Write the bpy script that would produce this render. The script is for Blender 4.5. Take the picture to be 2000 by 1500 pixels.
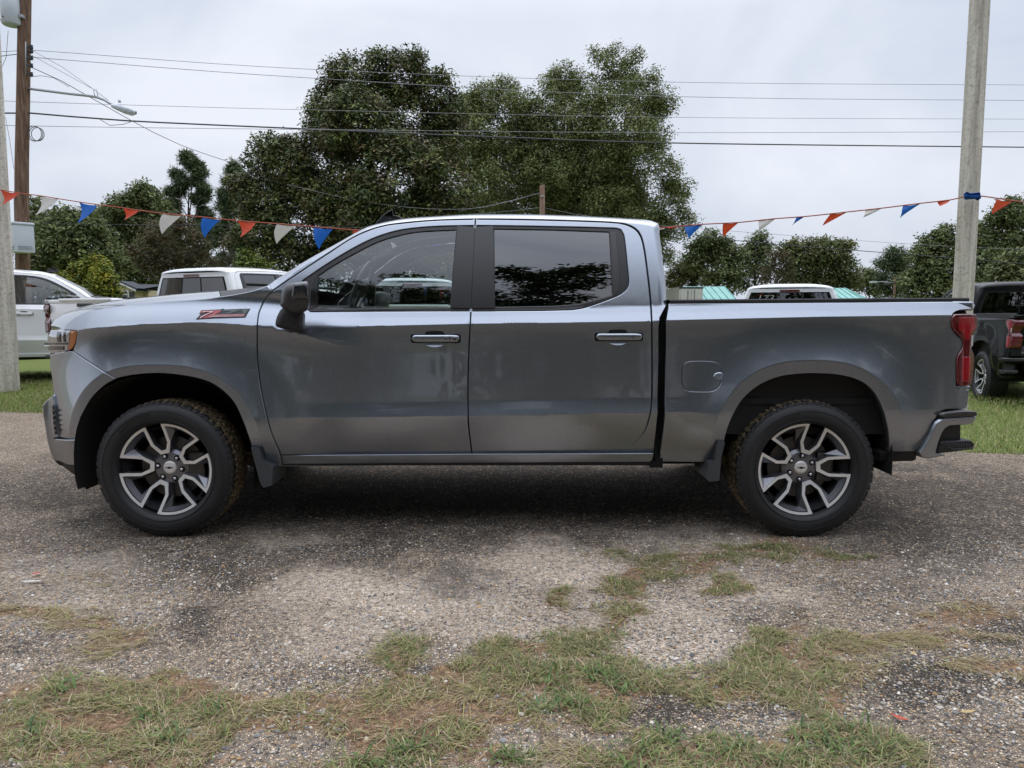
import bpy, bmesh, math, random
import numpy as np
from mathutils import Vector
from mathutils.geometry import delaunay_2d_cdt

R = math.radians
rng = np.random.default_rng(7)
random.seed(7)
for o in list(bpy.data.objects):
    bpy.data.objects.remove(o)
scene = bpy.context.scene
COL = scene.collection

# ------------------------------------------------------------------ camera
FPX = 1387.0            # focal length in photo pixels (photo is 2000 x 1500)
CAMH = 1.335
PITCH = math.atan(145 / FPX)
cam_data = bpy.data.cameras.new('camera')
cam = bpy.data.objects.new('camera', cam_data)
COL.objects.link(cam)
cam.location = (0, 0, CAMH)
cam.rotation_euler = (math.pi / 2 - PITCH, 0, 0)
cam_data.sensor_width = 36
cam_data.lens = 36 * FPX / 2000
cam_data.clip_end = 3000
cam_data.clip_start = 0.05
scene.camera = cam

# ------------------------------------------------------------------ sky, sun, exposure
SUN_EL, SUN_AZ = R(66), R(15)
world = bpy.data.worlds.new('World')
scene.world = world
world.use_nodes = True
wn, wl = world.node_tree.nodes, world.node_tree.links
wn.clear()
w_out = wn.new('ShaderNodeOutputWorld')
w_bg = wn.new('ShaderNodeBackground')
w_bg.inputs['Strength'].default_value = 0.1
w_sky = wn.new('ShaderNodeTexSky')
w_sky.sky_type = 'NISHITA'
w_sky.sun_disc = False
w_sky.sun_elevation = SUN_EL
w_sky.sun_rotation = SUN_AZ
w_sky.air_density = 1.5
w_sky.dust_density = 4.0
w_tc = wn.new('ShaderNodeTexCoord')
w_map = wn.new('ShaderNodeMapping')
w_map.inputs['Scale'].default_value = (1.0, 1.0, 1.7)
w_noise = wn.new('ShaderNodeTexNoise')
w_noise.inputs['Scale'].default_value = 2.1
w_noise.inputs['Detail'].default_value = 7
w_noise.inputs['Roughness'].default_value = 0.52
w_noise.inputs['Distortion'].default_value = 0.5
w_ramp = wn.new('ShaderNodeValToRGB')
w_ramp.color_ramp.elements[0].position = 0.34
w_ramp.color_ramp.elements[0].color = (4.95, 5.5, 6.6, 1)
w_ramp.color_ramp.elements[1].position = 0.64
w_ramp.color_ramp.elements[1].color = (7.15, 7.5, 8.25, 1)
# overcast sky: zenith brighter than horizon
w_sep = wn.new('ShaderNodeSeparateXYZ')
w_mr = wn.new('ShaderNodeMapRange')
w_mr.inputs['From Min'].default_value = 0.36
w_mr.inputs['From Max'].default_value = 1.0
w_mr.inputs['To Min'].default_value = 1.0
w_mr.inputs['To Max'].default_value = 3.0
w_mul = wn.new('ShaderNodeMix'); w_mul.data_type = 'RGBA'; w_mul.blend_type = 'MULTIPLY'
w_mul.inputs['Factor'].default_value = 1.0
w_mix = wn.new('ShaderNodeMix'); w_mix.data_type = 'RGBA'
w_mix.inputs['Factor'].default_value = 0.93
wl.new(w_tc.outputs['Generated'], w_map.inputs['Vector'])
wl.new(w_map.outputs['Vector'], w_noise.inputs['Vector'])
wl.new(w_noise.outputs['Fac'], w_ramp.inputs['Fac'])
wl.new(w_tc.outputs['Generated'], w_sep.inputs['Vector'])
wl.new(w_sep.outputs['Z'], w_mr.inputs['Value'])
wl.new(w_ramp.outputs['Color'], w_mul.inputs['A'])
wl.new(w_mr.outputs['Result'], w_mul.inputs['B'])
wl.new(w_sky.outputs['Color'], w_mix.inputs['A'])
wl.new(w_mul.outputs['Result'], w_mix.inputs['B'])
wl.new(w_mix.outputs['Result'], w_bg.inputs['Color'])
wl.new(w_bg.outputs['Background'], w_out.inputs['Surface'])

sun_data = bpy.data.lights.new('sun', 'SUN')
sun_data.energy = 0.7
sun_data.angle = R(60)
sun_data.color = (1.0, 0.97, 0.92)
sun = bpy.data.objects.new('sun', sun_data)
COL.objects.link(sun)
sun.location = (0, 0, 60)
sun.rotation_euler = (math.pi / 2 - SUN_EL, 0, math.pi - SUN_AZ + R(0))

vs = scene.view_settings
vs.view_transform = 'Standard'
vs.look = 'None'
vs.gamma = 1
vs.exposure = 0.29
vs.use_curve_mapping = False
scene.render.engine = 'CYCLES'
scene.cycles.max_bounces = 6
scene.cycles.diffuse_bounces = 2
scene.cycles.use_adaptive_sampling = True
scene.cycles.adaptive_threshold = .02
scene.cycles.glossy_bounces = 4
scene.cycles.transparent_max_bounces = 10
scene.cycles.use_denoising = True
scene.cycles.caustics_reflective = False
scene.cycles.caustics_refractive = False

# ------------------------------------------------------------------ projection helpers
_F = np.array([0, math.cos(PITCH), -math.sin(PITCH)])
_U = np.array([0, math.sin(PITCH), math.cos(PITCH)])
_C = np.array([0, 0, CAMH])

def unp(px, py, Y):
    """photo pixel -> world point on the vertical plane y = Y"""
    cx = (px - 1000) / FPX
    cy = (750 - py) / FPX
    d = _F + cx * np.array([1, 0, 0]) + cy * _U
    return _C + d * (Y / d[1])

def ung(px, py, z=0.0):
    """photo pixel -> world point on the horizontal plane z"""
    cx = (px - 1000) / FPX
    cy = (750 - py) / FPX
    d = _F + cx * np.array([1, 0, 0]) + cy * _U
    return _C + d * ((z - CAMH) / d[2])

def proj(P):
    P = np.asarray(P, float) - _C
    dep = P @ _F
    return 1000 + FPX * P[:, 0] / dep, 750 - FPX * (P @ _U) / dep

# ------------------------------------------------------------------ mesh helpers
def link(o):
    COL.objects.link(o)
    return o

def empty(name, loc=(0, 0, 0), rz=0.0):
    o = bpy.data.objects.new(name, None)
    o.location = loc
    o.rotation_euler = (0, 0, rz)
    o.empty_display_size = 0.3
    return link(o)

def tag(o, label=None, cat=None, group=None, kind=None):
    if label: o['label'] = label
    if cat: o['category'] = cat
    if group: o['group'] = group
    if kind: o['kind'] = kind
    return o

def mesh_data(name, V, F, mat=None, N=None, smooth=True):
    V = np.asarray(V, np.float32)
    me = bpy.data.meshes.new(name)
    if isinstance(F, np.ndarray):
        n, k = F.shape
        me.vertices.add(len(V)); me.vertices.foreach_set('co', V.ravel())
        me.loops.add(n * k); me.loops.foreach_set('vertex_index', F.astype(np.int32).ravel())
        me.polygons.add(n)
        me.polygons.foreach_set('loop_start', np.arange(0, n * k, k, dtype=np.int32))
        try:
            me.polygons.foreach_set('loop_total', np.full(n, k, np.int32))
        except Exception:
            pass
        me.update(calc_edges=True)
    else:
        me.from_pydata([tuple(map(float, v)) for v in V], [], [tuple(map(int, f)) for f in F])
        me.update()
    if smooth:
        me.polygons.foreach_set('use_smooth', np.ones(len(me.polygons), bool))
    if N is not None:
        me.normals_split_custom_set_from_vertices([tuple(map(float, n)) for n in N])
    if mat: me.materials.append(mat)
    return me

def obj(name, V, F, mat=None, parent=None, N=None, smooth=True, loc=None):
    o = bpy.data.objects.new(name, mesh_data(name, V, F, mat, N, smooth))
    if parent: o.parent = parent
    if loc is not None: o.location = loc
    return link(o)

def set_color(me, cols, name='tint'):
    """per-vertex colour attribute"""
    a = me.color_attributes.new(name, 'FLOAT_COLOR', 'POINT')
    c = np.ones((len(me.vertices), 4), np.float32)
    c[:, :3] = cols
    a.data.foreach_set('color', c.ravel())

class MB:
    """collects simple shapes into one mesh"""
    def __init__(s): s.V = []; s.F = []; s.n = 0
    def add(s, V, F):
        V = np.asarray(V, float)
        s.V.append(V)
        for f in F: s.F.append([int(i) + s.n for i in f])
        s.n += len(V)
        return s
    def box(s, x0, x1, y0, y1, z0, z1, bev=0.0):
        return s.add(*bbox(x0, x1, y0, y1, z0, z1, bev))
    def tube(s, pts, rad, seg=8, cap=True):
        return s.add(*tube(pts, rad, seg, cap))
    def build(s, name, mat=None, parent=None, smooth=True, loc=None):
        return obj(name, np.concatenate(s.V), s.F, mat, parent, None, smooth, loc)

def bbox(x0, x1, y0, y1, z0, z1, b=0.0):
    b = min(b, abs(x1 - x0) * .49, abs(y1 - y0) * .49, abs(z1 - z0) * .49)
    if b <= 0:
        V = [(x, y, z) for x in (x0, x1) for y in (y0, y1) for z in (z0, z1)]
        F = [(0, 1, 3, 2), (4, 6, 7, 5), (0, 4, 5, 1), (2, 3, 7, 6), (0, 2, 6, 4), (1, 5, 7, 3)]
        return np.array(V, float), F
    bm = bmesh.new()
    bmesh.ops.create_cube(bm, size=1)
    for v in bm.verts:
        v.co = ((x0 + x1) / 2 + v.co.x * (x1 - x0), (y0 + y1) / 2 + v.co.y * (y1 - y0), (z0 + z1) / 2 + v.co.z * (z1 - z0))
    bmesh.ops.bevel(bm, geom=bm.edges[:], offset=b, segments=2, affect='EDGES', profile=0.6)
    bm.verts.index_update()
    V = np.array([v.co[:] for v in bm.verts]); F = [[v.index for v in f.verts] for f in bm.faces]
    bm.free()
    return V, F

def tube(pts, rad, seg=8, cap=True):
    P = np.asarray(pts, float); n = len(P)
    rad = np.full(n, rad, float) if np.isscalar(rad) else np.asarray(rad, float)
    T = np.gradient(P, axis=0); T /= np.linalg.norm(T, axis=1)[:, None] + 1e-12
    ref = np.array([0, 0, 1.0]) if abs(T[0, 2]) < 0.9 else np.array([1.0, 0, 0])
    A = np.cross(T[0], ref); A /= np.linalg.norm(A)
    V = []
    for i in range(n):
        A = A - T[i] * (A @ T[i]); A /= np.linalg.norm(A)
        B = np.cross(T[i], A)
        for k in range(seg):
            a = 2 * math.pi * k / seg
            V.append(P[i] + rad[i] * (math.cos(a) * A + math.sin(a) * B))
    F = []
    for i in range(n - 1):
        for k in range(seg):
            k2 = (k + 1) % seg
            F.append((i * seg + k, i * seg + k2, (i + 1) * seg + k2, (i + 1) * seg + k))
    if cap:
        F.append(tuple(range(seg))[::-1]); F.append(tuple((n - 1) * seg + k for k in range(seg)))
    return np.array(V), F

def lathe(prof, seg=48, axis='y'):
    """prof: (r, h) list turned about an axis"""
    V = []; F = []
    m = len(prof)
    for i in range(seg):
        a = 2 * math.pi * i / seg
        for r, h in prof:
            c, s = r * math.cos(a), r * math.sin(a)
            V.append((c, h, s) if axis == 'y' else (c, s, h))
    for i in range(seg):
        j = (i + 1) % seg
        for k in range(m - 1):
            F.append((i * m + k, i * m + k + 1, j * m + k + 1, j * m + k))
    return np.array(V, float), F

def loft(rows):
    """rows: list of equal-length point lists"""
    A = np.array(rows, float); n, m, _ = A.shape
    F = [(i * m + k, i * m + k + 1, (i + 1) * m + k + 1, (i + 1) * m + k) for i in range(n - 1) for k in range(m - 1)]
    return A.reshape(-1, 3), F

def crom(pts, step=8.0):
    """Catmull-Rom through the points, densified"""
    P = np.asarray(pts, float)
    if len(P) < 3:
        n = max(2, int(np.linalg.norm(P[-1] - P[0]) / step) + 1)
        return P[0] + (P[-1] - P[0]) * np.linspace(0, 1, n)[:, None]
    Q = np.vstack([2 * P[0] - P[1], P, 2 * P[-1] - P[-2]])
    out = []
    for i in range(1, len(Q) - 2):
        p0, p1, p2, p3 = Q[i - 1:i + 3]
        n = max(1, int(np.linalg.norm(p2 - p1) / step))
        for t in np.arange(n) / n:
            out.append(0.5 * (2 * p1 + (p2 - p0) * t + (2 * p0 - 5 * p1 + 4 * p2 - p3) * t * t + (3 * p1 - p0 - 3 * p2 + p3) * t ** 3))
    out.append(P[-1])
    return np.array(out)

def inpoly(P, poly):
    x, y = P[:, 0], P[:, 1]
    ins = np.zeros(len(P), bool)
    n = len(poly)
    j = n - 1
    for i in range(n):
        xi, yi = poly[i]; xj, yj = poly[j]
        if yi != yj:
            c = ((yi > y) != (yj > y)) & (x < (xj - xi) * (y - yi) / (yj - yi) + xi)
            ins ^= c
        j = i
    return ins

def dist_poly(P, L, closed=False):
    L = np.asarray(L, float)
    A = L if closed else L[:-1]
    B = np.roll(L, -1, axis=0) if closed else L[1:]
    D = B - A
    l2 = (D ** 2).sum(1) + 1e-12
    best = np.full(len(P), 1e9)
    for a, d, l in zip(A, D, l2):
        t = np.clip(((P - a) @ d) / l, 0, 1)
        q = P - a - t[:, None] * d
        best = np.minimum(best, (q ** 2).sum(1))
    return np.sqrt(best)

def sstep(a, b, x):
    t = np.clip((x - a) / (b - a), 0, 1)
    return t * t * (3 - 2 * t)

# ------------------------------------------------------------------ materials
def nodes_of(m):
    return m.node_tree.nodes, m.node_tree.links

def mat(name, col=(.5, .5, .5), rough=.5, metal=0.0, coat=0.0, spec=.5, noise=0.0, nscale=20, bump=0.0, emis=None):
    m = bpy.data.materials.new(name); m.use_nodes = True
    n, l = nodes_of(m); b = n['Principled BSDF']
    b.inputs['Base Color'].default_value = (*col, 1)
    b.inputs['Roughness'].default_value = rough
    b.inputs['Metallic'].default_value = metal
    b.inputs['Coat Weight'].default_value = coat
    b.inputs['Coat Roughness'].default_value = 0.03
    b.inputs['Specular IOR Level'].default_value = spec
    if emis:
        b.inputs['Emission Color'].default_value = (*emis[0], 1); b.inputs['Emission Strength'].default_value = emis[1]
    if noise or bump:
        tc = n.new('ShaderNodeTexCoord'); nz = n.new('ShaderNodeTexNoise')
        nz.inputs['Scale'].default_value = nscale; nz.inputs['Detail'].default_value = 6
        l.new(tc.outputs['Object'], nz.inputs['Vector'])
        if noise:
            mx = n.new('ShaderNodeMix'); mx.data_type = 'RGBA'
            mx.inputs['A'].default_value = (*[c * (1 - noise) for c in col], 1)
            mx.inputs['B'].default_value = (*[min(1, c * (1 + noise)) for c in col], 1)
            l.new(nz.outputs['Fac'], mx.inputs['Factor']); l.new(mx.outputs['Result'], b.inputs['Base Color'])
        if bump:
            bp = n.new('ShaderNodeBump'); bp.inputs['Strength'].default_value = bump; bp.inputs['Distance'].default_value = 0.01
            l.new(nz.outputs['Fac'], bp.inputs['Height']); l.new(bp.outputs['Normal'], b.inputs['Normal'])
    return m

def glass_mat(name, tint, ior=.1, gtint=(1, 1, 1)):
    m = bpy.data.materials.new(name); m.use_nodes = True
    n, l = nodes_of(m); n.clear()
    o = n.new('ShaderNodeOutputMaterial'); t = n.new('ShaderNodeBsdfTransparent'); g = n.new('ShaderNodeBsdfGlossy')
    mx = n.new('ShaderNodeMixShader'); lw = n.new('ShaderNodeLayerWeight'); lw.inputs['Blend'].default_value = .5
    pw = n.new('ShaderNodeMath'); pw.operation = 'POWER'; pw.inputs[1].default_value = 5
    fr = n.new('ShaderNodeMath'); fr.operation = 'MULTIPLY_ADD'; fr.inputs[1].default_value = 1 - ior; fr.inputs[2].default_value = ior
    l.new(lw.outputs['Facing'], pw.inputs[0]); l.new(pw.outputs[0], fr.inputs[0])
    t.inputs['Color'].default_value = (*tint, 1)
    g.inputs['Color'].default_value = (*gtint, 1)
    g.inputs['Roughness'].default_value = 0.0
    l.new(fr.outputs[0], mx.inputs['Fac']); l.new(t.outputs[0], mx.inputs[1]); l.new(g.outputs[0], mx.inputs[2])
    l.new(mx.outputs[0], o.inputs['Surface'])
    return m

def paint_mat(name, col, metal=.85, rough=.34, flake=True):
    m = mat(name, col, rough, metal, coat=1.0)
    n, l = nodes_of(m); b = n['Principled BSDF']
    if flake:
        tc = n.new('ShaderNodeTexCoord'); nz = n.new('ShaderNodeTexNoise')
        nz.inputs['Scale'].default_value = 900; nz.inputs['Detail'].default_value = 2
        l.new(tc.outputs['Object'], nz.inputs['Vector'])
        mr = n.new('ShaderNodeMapRange'); mr.inputs['To Min'].default_value = rough - .06; mr.inputs['To Max'].default_value = rough + .06
        l.new(nz.outputs['Fac'], mr.inputs['Value']); l.new(mr.outputs['Result'], b.inputs['Roughness'])
        # road dust: uneven film on the lower body
        n2 = n.new('ShaderNodeTexNoise'); n2.inputs['Scale'].default_value = 2.3; n2.inputs['Detail'].default_value = 8
        l.new(tc.outputs['Object'], n2.inputs['Vector'])
        r2 = n.new('ShaderNodeMapRange'); r2.inputs['From Min'].default_value = .35; r2.inputs['From Max'].default_value = .8
        r2.inputs['To Min'].default_value = .02; r2.inputs['To Max'].default_value = .09
        l.new(n2.outputs['Fac'], r2.inputs['Value']); l.new(r2.outputs['Result'], b.inputs['Coat Roughness'])
    return m

M = {}
M['paint'] = paint_mat('grey_metallic_paint', (.290, .316, .360), .95, .28)
M['white'] = paint_mat('white_paint', (.80, .81, .82), 0.0, .4, False)
M['black_paint'] = paint_mat('black_paint', (.003, .0033, .004), 0.0, .5, False); M['black_paint'].node_tree.nodes['Principled BSDF'].inputs['Coat Weight'].default_value = .3; M['black_paint'].node_tree.nodes['Principled BSDF'].inputs['Specular IOR Level'].default_value = .15
M['trim'] = mat('black_trim', (.020, .020, .021), .42, noise=.15, nscale=60)
M['applique'] = mat('pillar_applique', (.035, .034, .034), .32, noise=.1, nscale=9)
M['plastic'] = mat('black_plastic', (.016, .016, .017), .55, noise=.2, nscale=80, bump=.05)
M['flap'] = mat('flap_plastic', (.045, .05, .055), .5, noise=.15, nscale=30)
M['gap'] = mat('dark_void', (.004, .004, .004), .9)
M['liner'] = mat('wheel_liner', (.008, .008, .008), .95)
M['glass'] = glass_mat('clear_glass', (.74, .81, .80), .10)
M['tint'] = glass_mat('tinted_glass', (.03, .031, .034), .12)
M['chrome'] = mat('chrome', (.75, .76, .78), .08, 1.0)
M['steel'] = mat('steel', (.55, .55, .56), .28, 1.0)
M['machined'] = mat('machined_alloy', (.82, .81, .79), .30, .35)
M['rimgrey'] = mat('dark_alloy', (.17, .17, .19), .32, .75, coat=.6)
M['rimdark'] = mat('barrel_alloy', (.018, .018, .02), .5, .4)
M['disc'] = mat('brake_iron', (.10, .095, .09), .5, .8)
M['rubber'] = mat('tyre_rubber', (.015, .015, .0165), .6, noise=.35, nscale=18, bump=.12)
M['amber'] = mat('amber_lens', (.40, .115, .01), .12, coat=1)
M['red'] = mat('red_lens', (.30, .004, .012), .10, coat=1)
M['reddark'] = mat('dark_red_lens', (.10, .002, .006), .10, coat=1)
M['lens'] = mat('lamp_bowl', (.45, .46, .48), .12, .85, coat=1)
M['lensdark'] = mat('lamp_bezel', (.05, .05, .055), .15, .6, coat=1)
M['inside'] = mat('cabin_plastic', (.035, .035, .037), .7)
M['seat'] = mat('seat_cloth', (.05, .05, .052), .85, noise=.2, nscale=40)
M['wheelrim'] = mat('steering_leather', (.16, .16, .165), .5)
M['spray'] = mat('bedliner', (.018, .018, .019), .8, bump=.3, nscale=200)
M['badge_red'] = mat('badge_red', (.35, .02, .03), .3, coat=.6)
M['badge_light'] = mat('badge_light', (.6, .55, .55), .3, .4)
M['badge_dark'] = mat('badge_dark', (.012, .014, .016), .35)
M['badge_grey'] = mat('badge_grey', (.07, .085, .085), .3, .5)

def mud_mat():
    m = mat('muddy_tread', (.03, .03, .03), .95)
    n, l = nodes_of(m); b = n['Principled BSDF']
    tc = n.new('ShaderNodeTexCoord'); nz = n.new('ShaderNodeTexNoise'); mp = n.new('ShaderNodeMapping')
    mp.inputs['Scale'].default_value = (1, .5, 1)
    nz.inputs['Scale'].default_value = 75; nz.inputs['Detail'].default_value = 6; nz.inputs['Roughness'].default_value = .8
    rp = n.new('ShaderNodeValToRGB')
    e = rp.color_ramp.elements
    e[0].position = .36; e[0].color = (.014, .012, .010, 1)
    e[1].position = .62; e[1].color = (.42, .32, .19, 1)
    x = e.new(.46); x.color = (.085, .06, .034, 1)
    x = e.new(.53); x.color = (.23, .17, .095, 1)
    l.new(tc.outputs['Object'], mp.inputs['Vector']); l.new(mp.outputs['Vector'], nz.inputs['Vector'])
    l.new(nz.outputs['Fac'], rp.inputs['Fac']); l.new(rp.outputs['Color'], b.inputs['Base Color'])
    bp = n.new('ShaderNodeBump'); bp.inputs['Strength'].default_value = .9; bp.inputs['Distance'].default_value = .01
    l.new(nz.outputs['Fac'], bp.inputs['Height']); l.new(bp.outputs['Normal'], b.inputs['Normal'])
    return m
M['mud'] = mud_mat()
# ================================================================== THE GREY PICKUP
YS = 4.035              # plane of the widest near body side
YC = YS + 1.03          # centre plane of the truck
ROOT = np.array([-0.16, YC, 0.0])
def flat(pts):
    return np.array([unp(a, b, YS)[[0, 2]] for a, b in pts])
_beltB = flat([(560, 642), (700, 638), (914, 633), (1272, 628), (1301, 626), (1610, 619), (1857, 616), (1925, 615)])
_beltA = flat([(70, 660), (120, 648), (152, 643), (275, 634), (367, 631), (428, 632), (502, 638), (585, 652), (720, 688), (830, 710)])
_lowl = flat([(60, 830), (545, 817), (915, 813), (1290, 806), (1440, 803), (1930, 800)])
XPX = lambda px: float(unp(px, 700, YS)[0])
WF = np.array([-2.030, .400]); WR = np.array([1.714, .400])
XFRONT = XPX(80)

def arch(x, z, c, a, b, n=2.5):
    dx = np.abs(x - c[0]) / a; dz = np.maximum(z - c[1], 0) / b
    return (dx ** n + dz ** n) ** (1 / n)

def inset(x, z):
    x = np.asarray(x, float); z = np.asarray(z, float)
    wt = sstep(XPX(500), XPX(730), x)
    dA = z - np.interp(x, _beltA[:, 0], _beltA[:, 1])
    dB = z - np.interp(x, _beltB[:, 0], _beltB[:, 1])
    upF = np.where(dA > 0, .45 * dA + 1.3 * dA ** 2, 0)
    u = np.maximum(dB - .085, 0)
    upD = np.where(dB > 0, .045 * np.minimum(dB, .085) / .085 + .21 * u + .27 * u * u, 0)
    lowA = .018 * (1 - np.exp(np.minimum(dA, 0) / .07))
    lowB = .016 * (1 - np.exp(np.minimum(dB, 0) / .12))
    # greenhouse is always shaped like the door side
    gh = sstep(.10, .22, dB)
    front = upF + lowA; door = upD + lowB
    ins = front * (1 - wt) + door * wt
    ins = ins * (1 - gh) + door * gh
    # lower crease
    zl = np.interp(x, _lowl[:, 0], _lowl[:, 1])
    t = z - zl
    amp = sstep(XPX(530), XPX(660), x) * (1 - sstep(XPX(1290), XPX(1400), x))
    ins = ins + np.where(t > 0, -.013 * amp * np.clip(1 - t / .085, 0, 1) ** 1.35, -.013 * amp)
    ins = ins + np.where(t < 0, .33 * amp * (-t) + (.20 + .55 * (1 - amp)) * t * t, 0)
    ins = ins + .065 * np.clip(t, 0, .57) * sstep(XPX(380), XPX(560), x) + .05 * np.clip(t, 0, .57) * (1 - sstep(XPX(380), XPX(560), x))
    # wheel-arch bulges
    for c, a, b, B in ((WF, .600, .622, .038), (WR, .575, .648, .034)):
        m = arch(x, z, c, a, b)
        low = sstep(c[1] - .10, c[1] + .25, z)
        w = .42
        out = np.where(m >= 1, B * np.clip(1 - (m - 1) / w, 0, 1) ** 2, B - .05 * (1 - m))
        ins = ins - out * low * (dA * (1 - wt) + dB * wt < .02)
    # plan curvature
    ins = ins + .13 * np.clip((XFRONT + .50 - x) / .50, 0, 1.3) ** 2.2
    ins = ins + .035 * np.clip((x - XPX(1840)) / .25, 0, 1.3) ** 2
    ins = ins + .003 * (x - .2) ** 2
    return ins

def px_side(pts, extra=0.0, fn=None):
    """photo pixels -> (x, z) on the near body side"""
    out = []
    for a, b in pts:
        y = 0.0
        for _ in range(12):
            p = unp(a, b, YS + y)
            v = float((fn or inset)(p[0], p[2])) + extra
            y = .5 * y + .5 * v
        p = unp(a, b, YS + y)
        out.append((p[0], p[2]))
    return np.array(out)

# --- cab silhouette (roof edge, A-pillar, back edge) and the roll towards it
SIL_PX = np.vstack([crom([(523, 557), (569, 526.5), (615, 499), (661, 473.6), (702, 450.6), (730, 438.5), (785, 427), (845, 422.3), (928, 418.5), (1032, 418.5),
                          (1120, 421), (1186, 424), (1241, 427.5), (1272, 431), (1285, 436), (1288.5, 444)], 10)[:-1],
                    crom([(1288.5, 444), (1288, 456), (1292, 488), (1296, 521), (1300, 554), (1302, 589)], 10)])
def _sil_ins(x, z):
    return inset(x, z) + np.interp(x, [XPX(520), XPX(560), XPX(1240), XPX(1280), XPX(1300)], [.03, .13, .13, .09, .05])
SIL = px_side(SIL_PX, fn=_sil_ins)
def inset_cab(x, z):
    x = np.asarray(x, float); z = np.asarray(z, float)
    d = dist_poly(np.stack([np.ravel(x), np.ravel(z)], 1), SIL).reshape(x.shape)
    Rr = np.interp(x, [XPX(520), XPX(560), XPX(1240), XPX(1280), XPX(1300)], [.03, .13, .13, .09, .05])
    return inset(x, z) + Rr * np.clip(1 - d / .05, 0, 1) ** 2.2

def dens(loop, step=.012):
    loop = np.asarray(loop, float); out = []
    for i in range(len(loop)):
        a, b = loop[i], loop[(i + 1) % len(loop)]
        L = np.linalg.norm(b - a)
        if L < 1e-5: continue
        n = max(1, int(round(L / step)))
        for k in range(n): out.append(a + (b - a) * k / n)
    return np.array(out)

def area(p):
    return .5 * np.sum(p[:, 0] * np.roll(p[:, 1], -1) - np.roll(p[:, 0], -1) * p[:, 1])

def panel(loop, holes=(), fn=inset, extra=0.0, sp=.02, bev=.004, depth=.03, creases=(), arcs=()):
    """sheet-metal panel on the body side: outline (x,z), bevelled edge, turned-in wall"""
    loops = [dens(loop)] + [dens(h) for h in holes]
    if area(loops[0]) < 0: loops[0] = loops[0][::-1]
    for i in range(1, len(loops)):
        if area(loops[i]) > 0: loops[i] = loops[i][::-1]
    outn, ring = [], []
    for L in loops:
        T = np.roll(L, -1, 0) - np.roll(L, 1, 0)
        T /= np.linalg.norm(T, axis=1)[:, None] + 1e-12
        nrm = np.stack([T[:, 1], -T[:, 0]], 1)       # outward of material
        outn.append(nrm); ring.append(L - nrm * bev)
    lo = loops[0].min(0); hi = loops[0].max(0)
    gx, gz = np.meshgrid(np.arange(lo[0] + sp / 2, hi[0], sp), np.arange(lo[1] + sp / 2, hi[1], sp * .6))
    G = np.stack([gx.ravel(), gz.ravel()], 1)
    for c in creases:
        c = np.asarray(c)
        cx = np.arange(c[:, 0].min(), c[:, 0].max(), sp)
        cz = np.interp(cx, c[:, 0], c[:, 1])
        keep = np.abs(G[:, 1] - np.interp(G[:, 0], c[:, 0], c[:, 1])) > .006
        G = np.vstack([G[keep], np.stack([cx, cz + .0035], 1), np.stack([cx, cz - .0035], 1)])
    for c_, a_, b_ in arcs:
        m_ = arch(G[:, 0], G[:, 1], c_, a_, b_)
        G = G[np.abs(m_ - 1) > .014]
        for q in (1.006, .994):
            t_ = np.linspace(0, math.pi, 130); ct, st = np.cos(t_), np.sin(t_)
            sc_ = q / (np.abs(ct) ** 2.5 + np.abs(st) ** 2.5) ** .4
            G = np.vstack([G, np.stack([c_[0] + a_ * ct * sc_, c_[1] + b_ * st * sc_], 1)])
    k = inpoly(G, ring[0])
    for r in ring[1:]: k &= ~inpoly(G, r)
    G = G[k]
    for r in ring: G = G[dist_poly(G, r, True) > .007]
    pts = np.vstack(ring + [G])
    edges = []; o = 0
    for r in ring:
        n = len(r); edges += [(o + i, o + (i + 1) % n) for i in range(n)]; o += n
    vo, _, fo, ov, _, _ = delaunay_2d_cdt([Vector(p) for p in pts.tolist()], edges, [], 0, 1e-7)
    P = np.array([v[:] for v in vo]); T = np.array([f[:] for f in fo], int)
    cen = P[T].mean(1)
    k = inpoly(cen, ring[0])
    for r in ring[1:]: k &= ~inpoly(cen, r)
    T = T[k]
    a2 = P[T]
    sgn = (a2[:, 1, 0] - a2[:, 0, 0]) * (a2[:, 2, 1] - a2[:, 0, 1]) - (a2[:, 2, 0] - a2[:, 0, 0]) * (a2[:, 1, 1] - a2[:, 0, 1])
    T[sgn < 0] = T[sgn < 0][:, ::-1]
    T = T[np.abs(sgn) > 1e-10]
    imap = {}
    for i, src in enumerate(ov):
        for s_ in src: imap.setdefault(s_, i)
    def yn(Q):
        y = YS + fn(Q[:, 0], Q[:, 1]) + extra
        e = .0025
        dx = (fn(Q[:, 0] + e, Q[:, 1]) - fn(Q[:, 0] - e, Q[:, 1])) / (2 * e)
        dz = (fn(Q[:, 0], Q[:, 1] + e) - fn(Q[:, 0], Q[:, 1] - e)) / (2 * e)
        N = np.stack([dx, -np.ones_like(dx), dz], 1)
        return y, N / np.linalg.norm(N, axis=1)[:, None]
    y, N = yn(P)
    V = [np.stack([P[:, 0], y, P[:, 1]], 1)]; NN = [N]; F = T.tolist()
    base = len(P); o = 0
    for L, nrm, r in zip(loops, outn, ring):
        n = len(L)
        yl, Nl = yn(L)
        n3 = np.stack([nrm[:, 0], np.zeros(n), nrm[:, 1]], 1)
        Nb = .5 * Nl + .87 * n3; Nb /= np.linalg.norm(Nb, axis=1)[:, None]
        V.append(np.stack([L[:, 0], yl + bev, L[:, 1]], 1)); NN.append(Nb)
        V.append(np.stack([L[:, 0], yl + bev + depth, L[:, 1]], 1)); NN.append(n3)
        for i in range(n):
            j = (i + 1) % n
            a, b = imap.get(o + i), imap.get(o + j)
            if a is not None and b is not None and a != b:
                F.append([a, base + i, base + j, b])
            F.append([base + i, base + n + i, base + n + j, base + j])
        base += 2 * n; o += n
    return np.vstack(V), F, np.vstack(NN)

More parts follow.
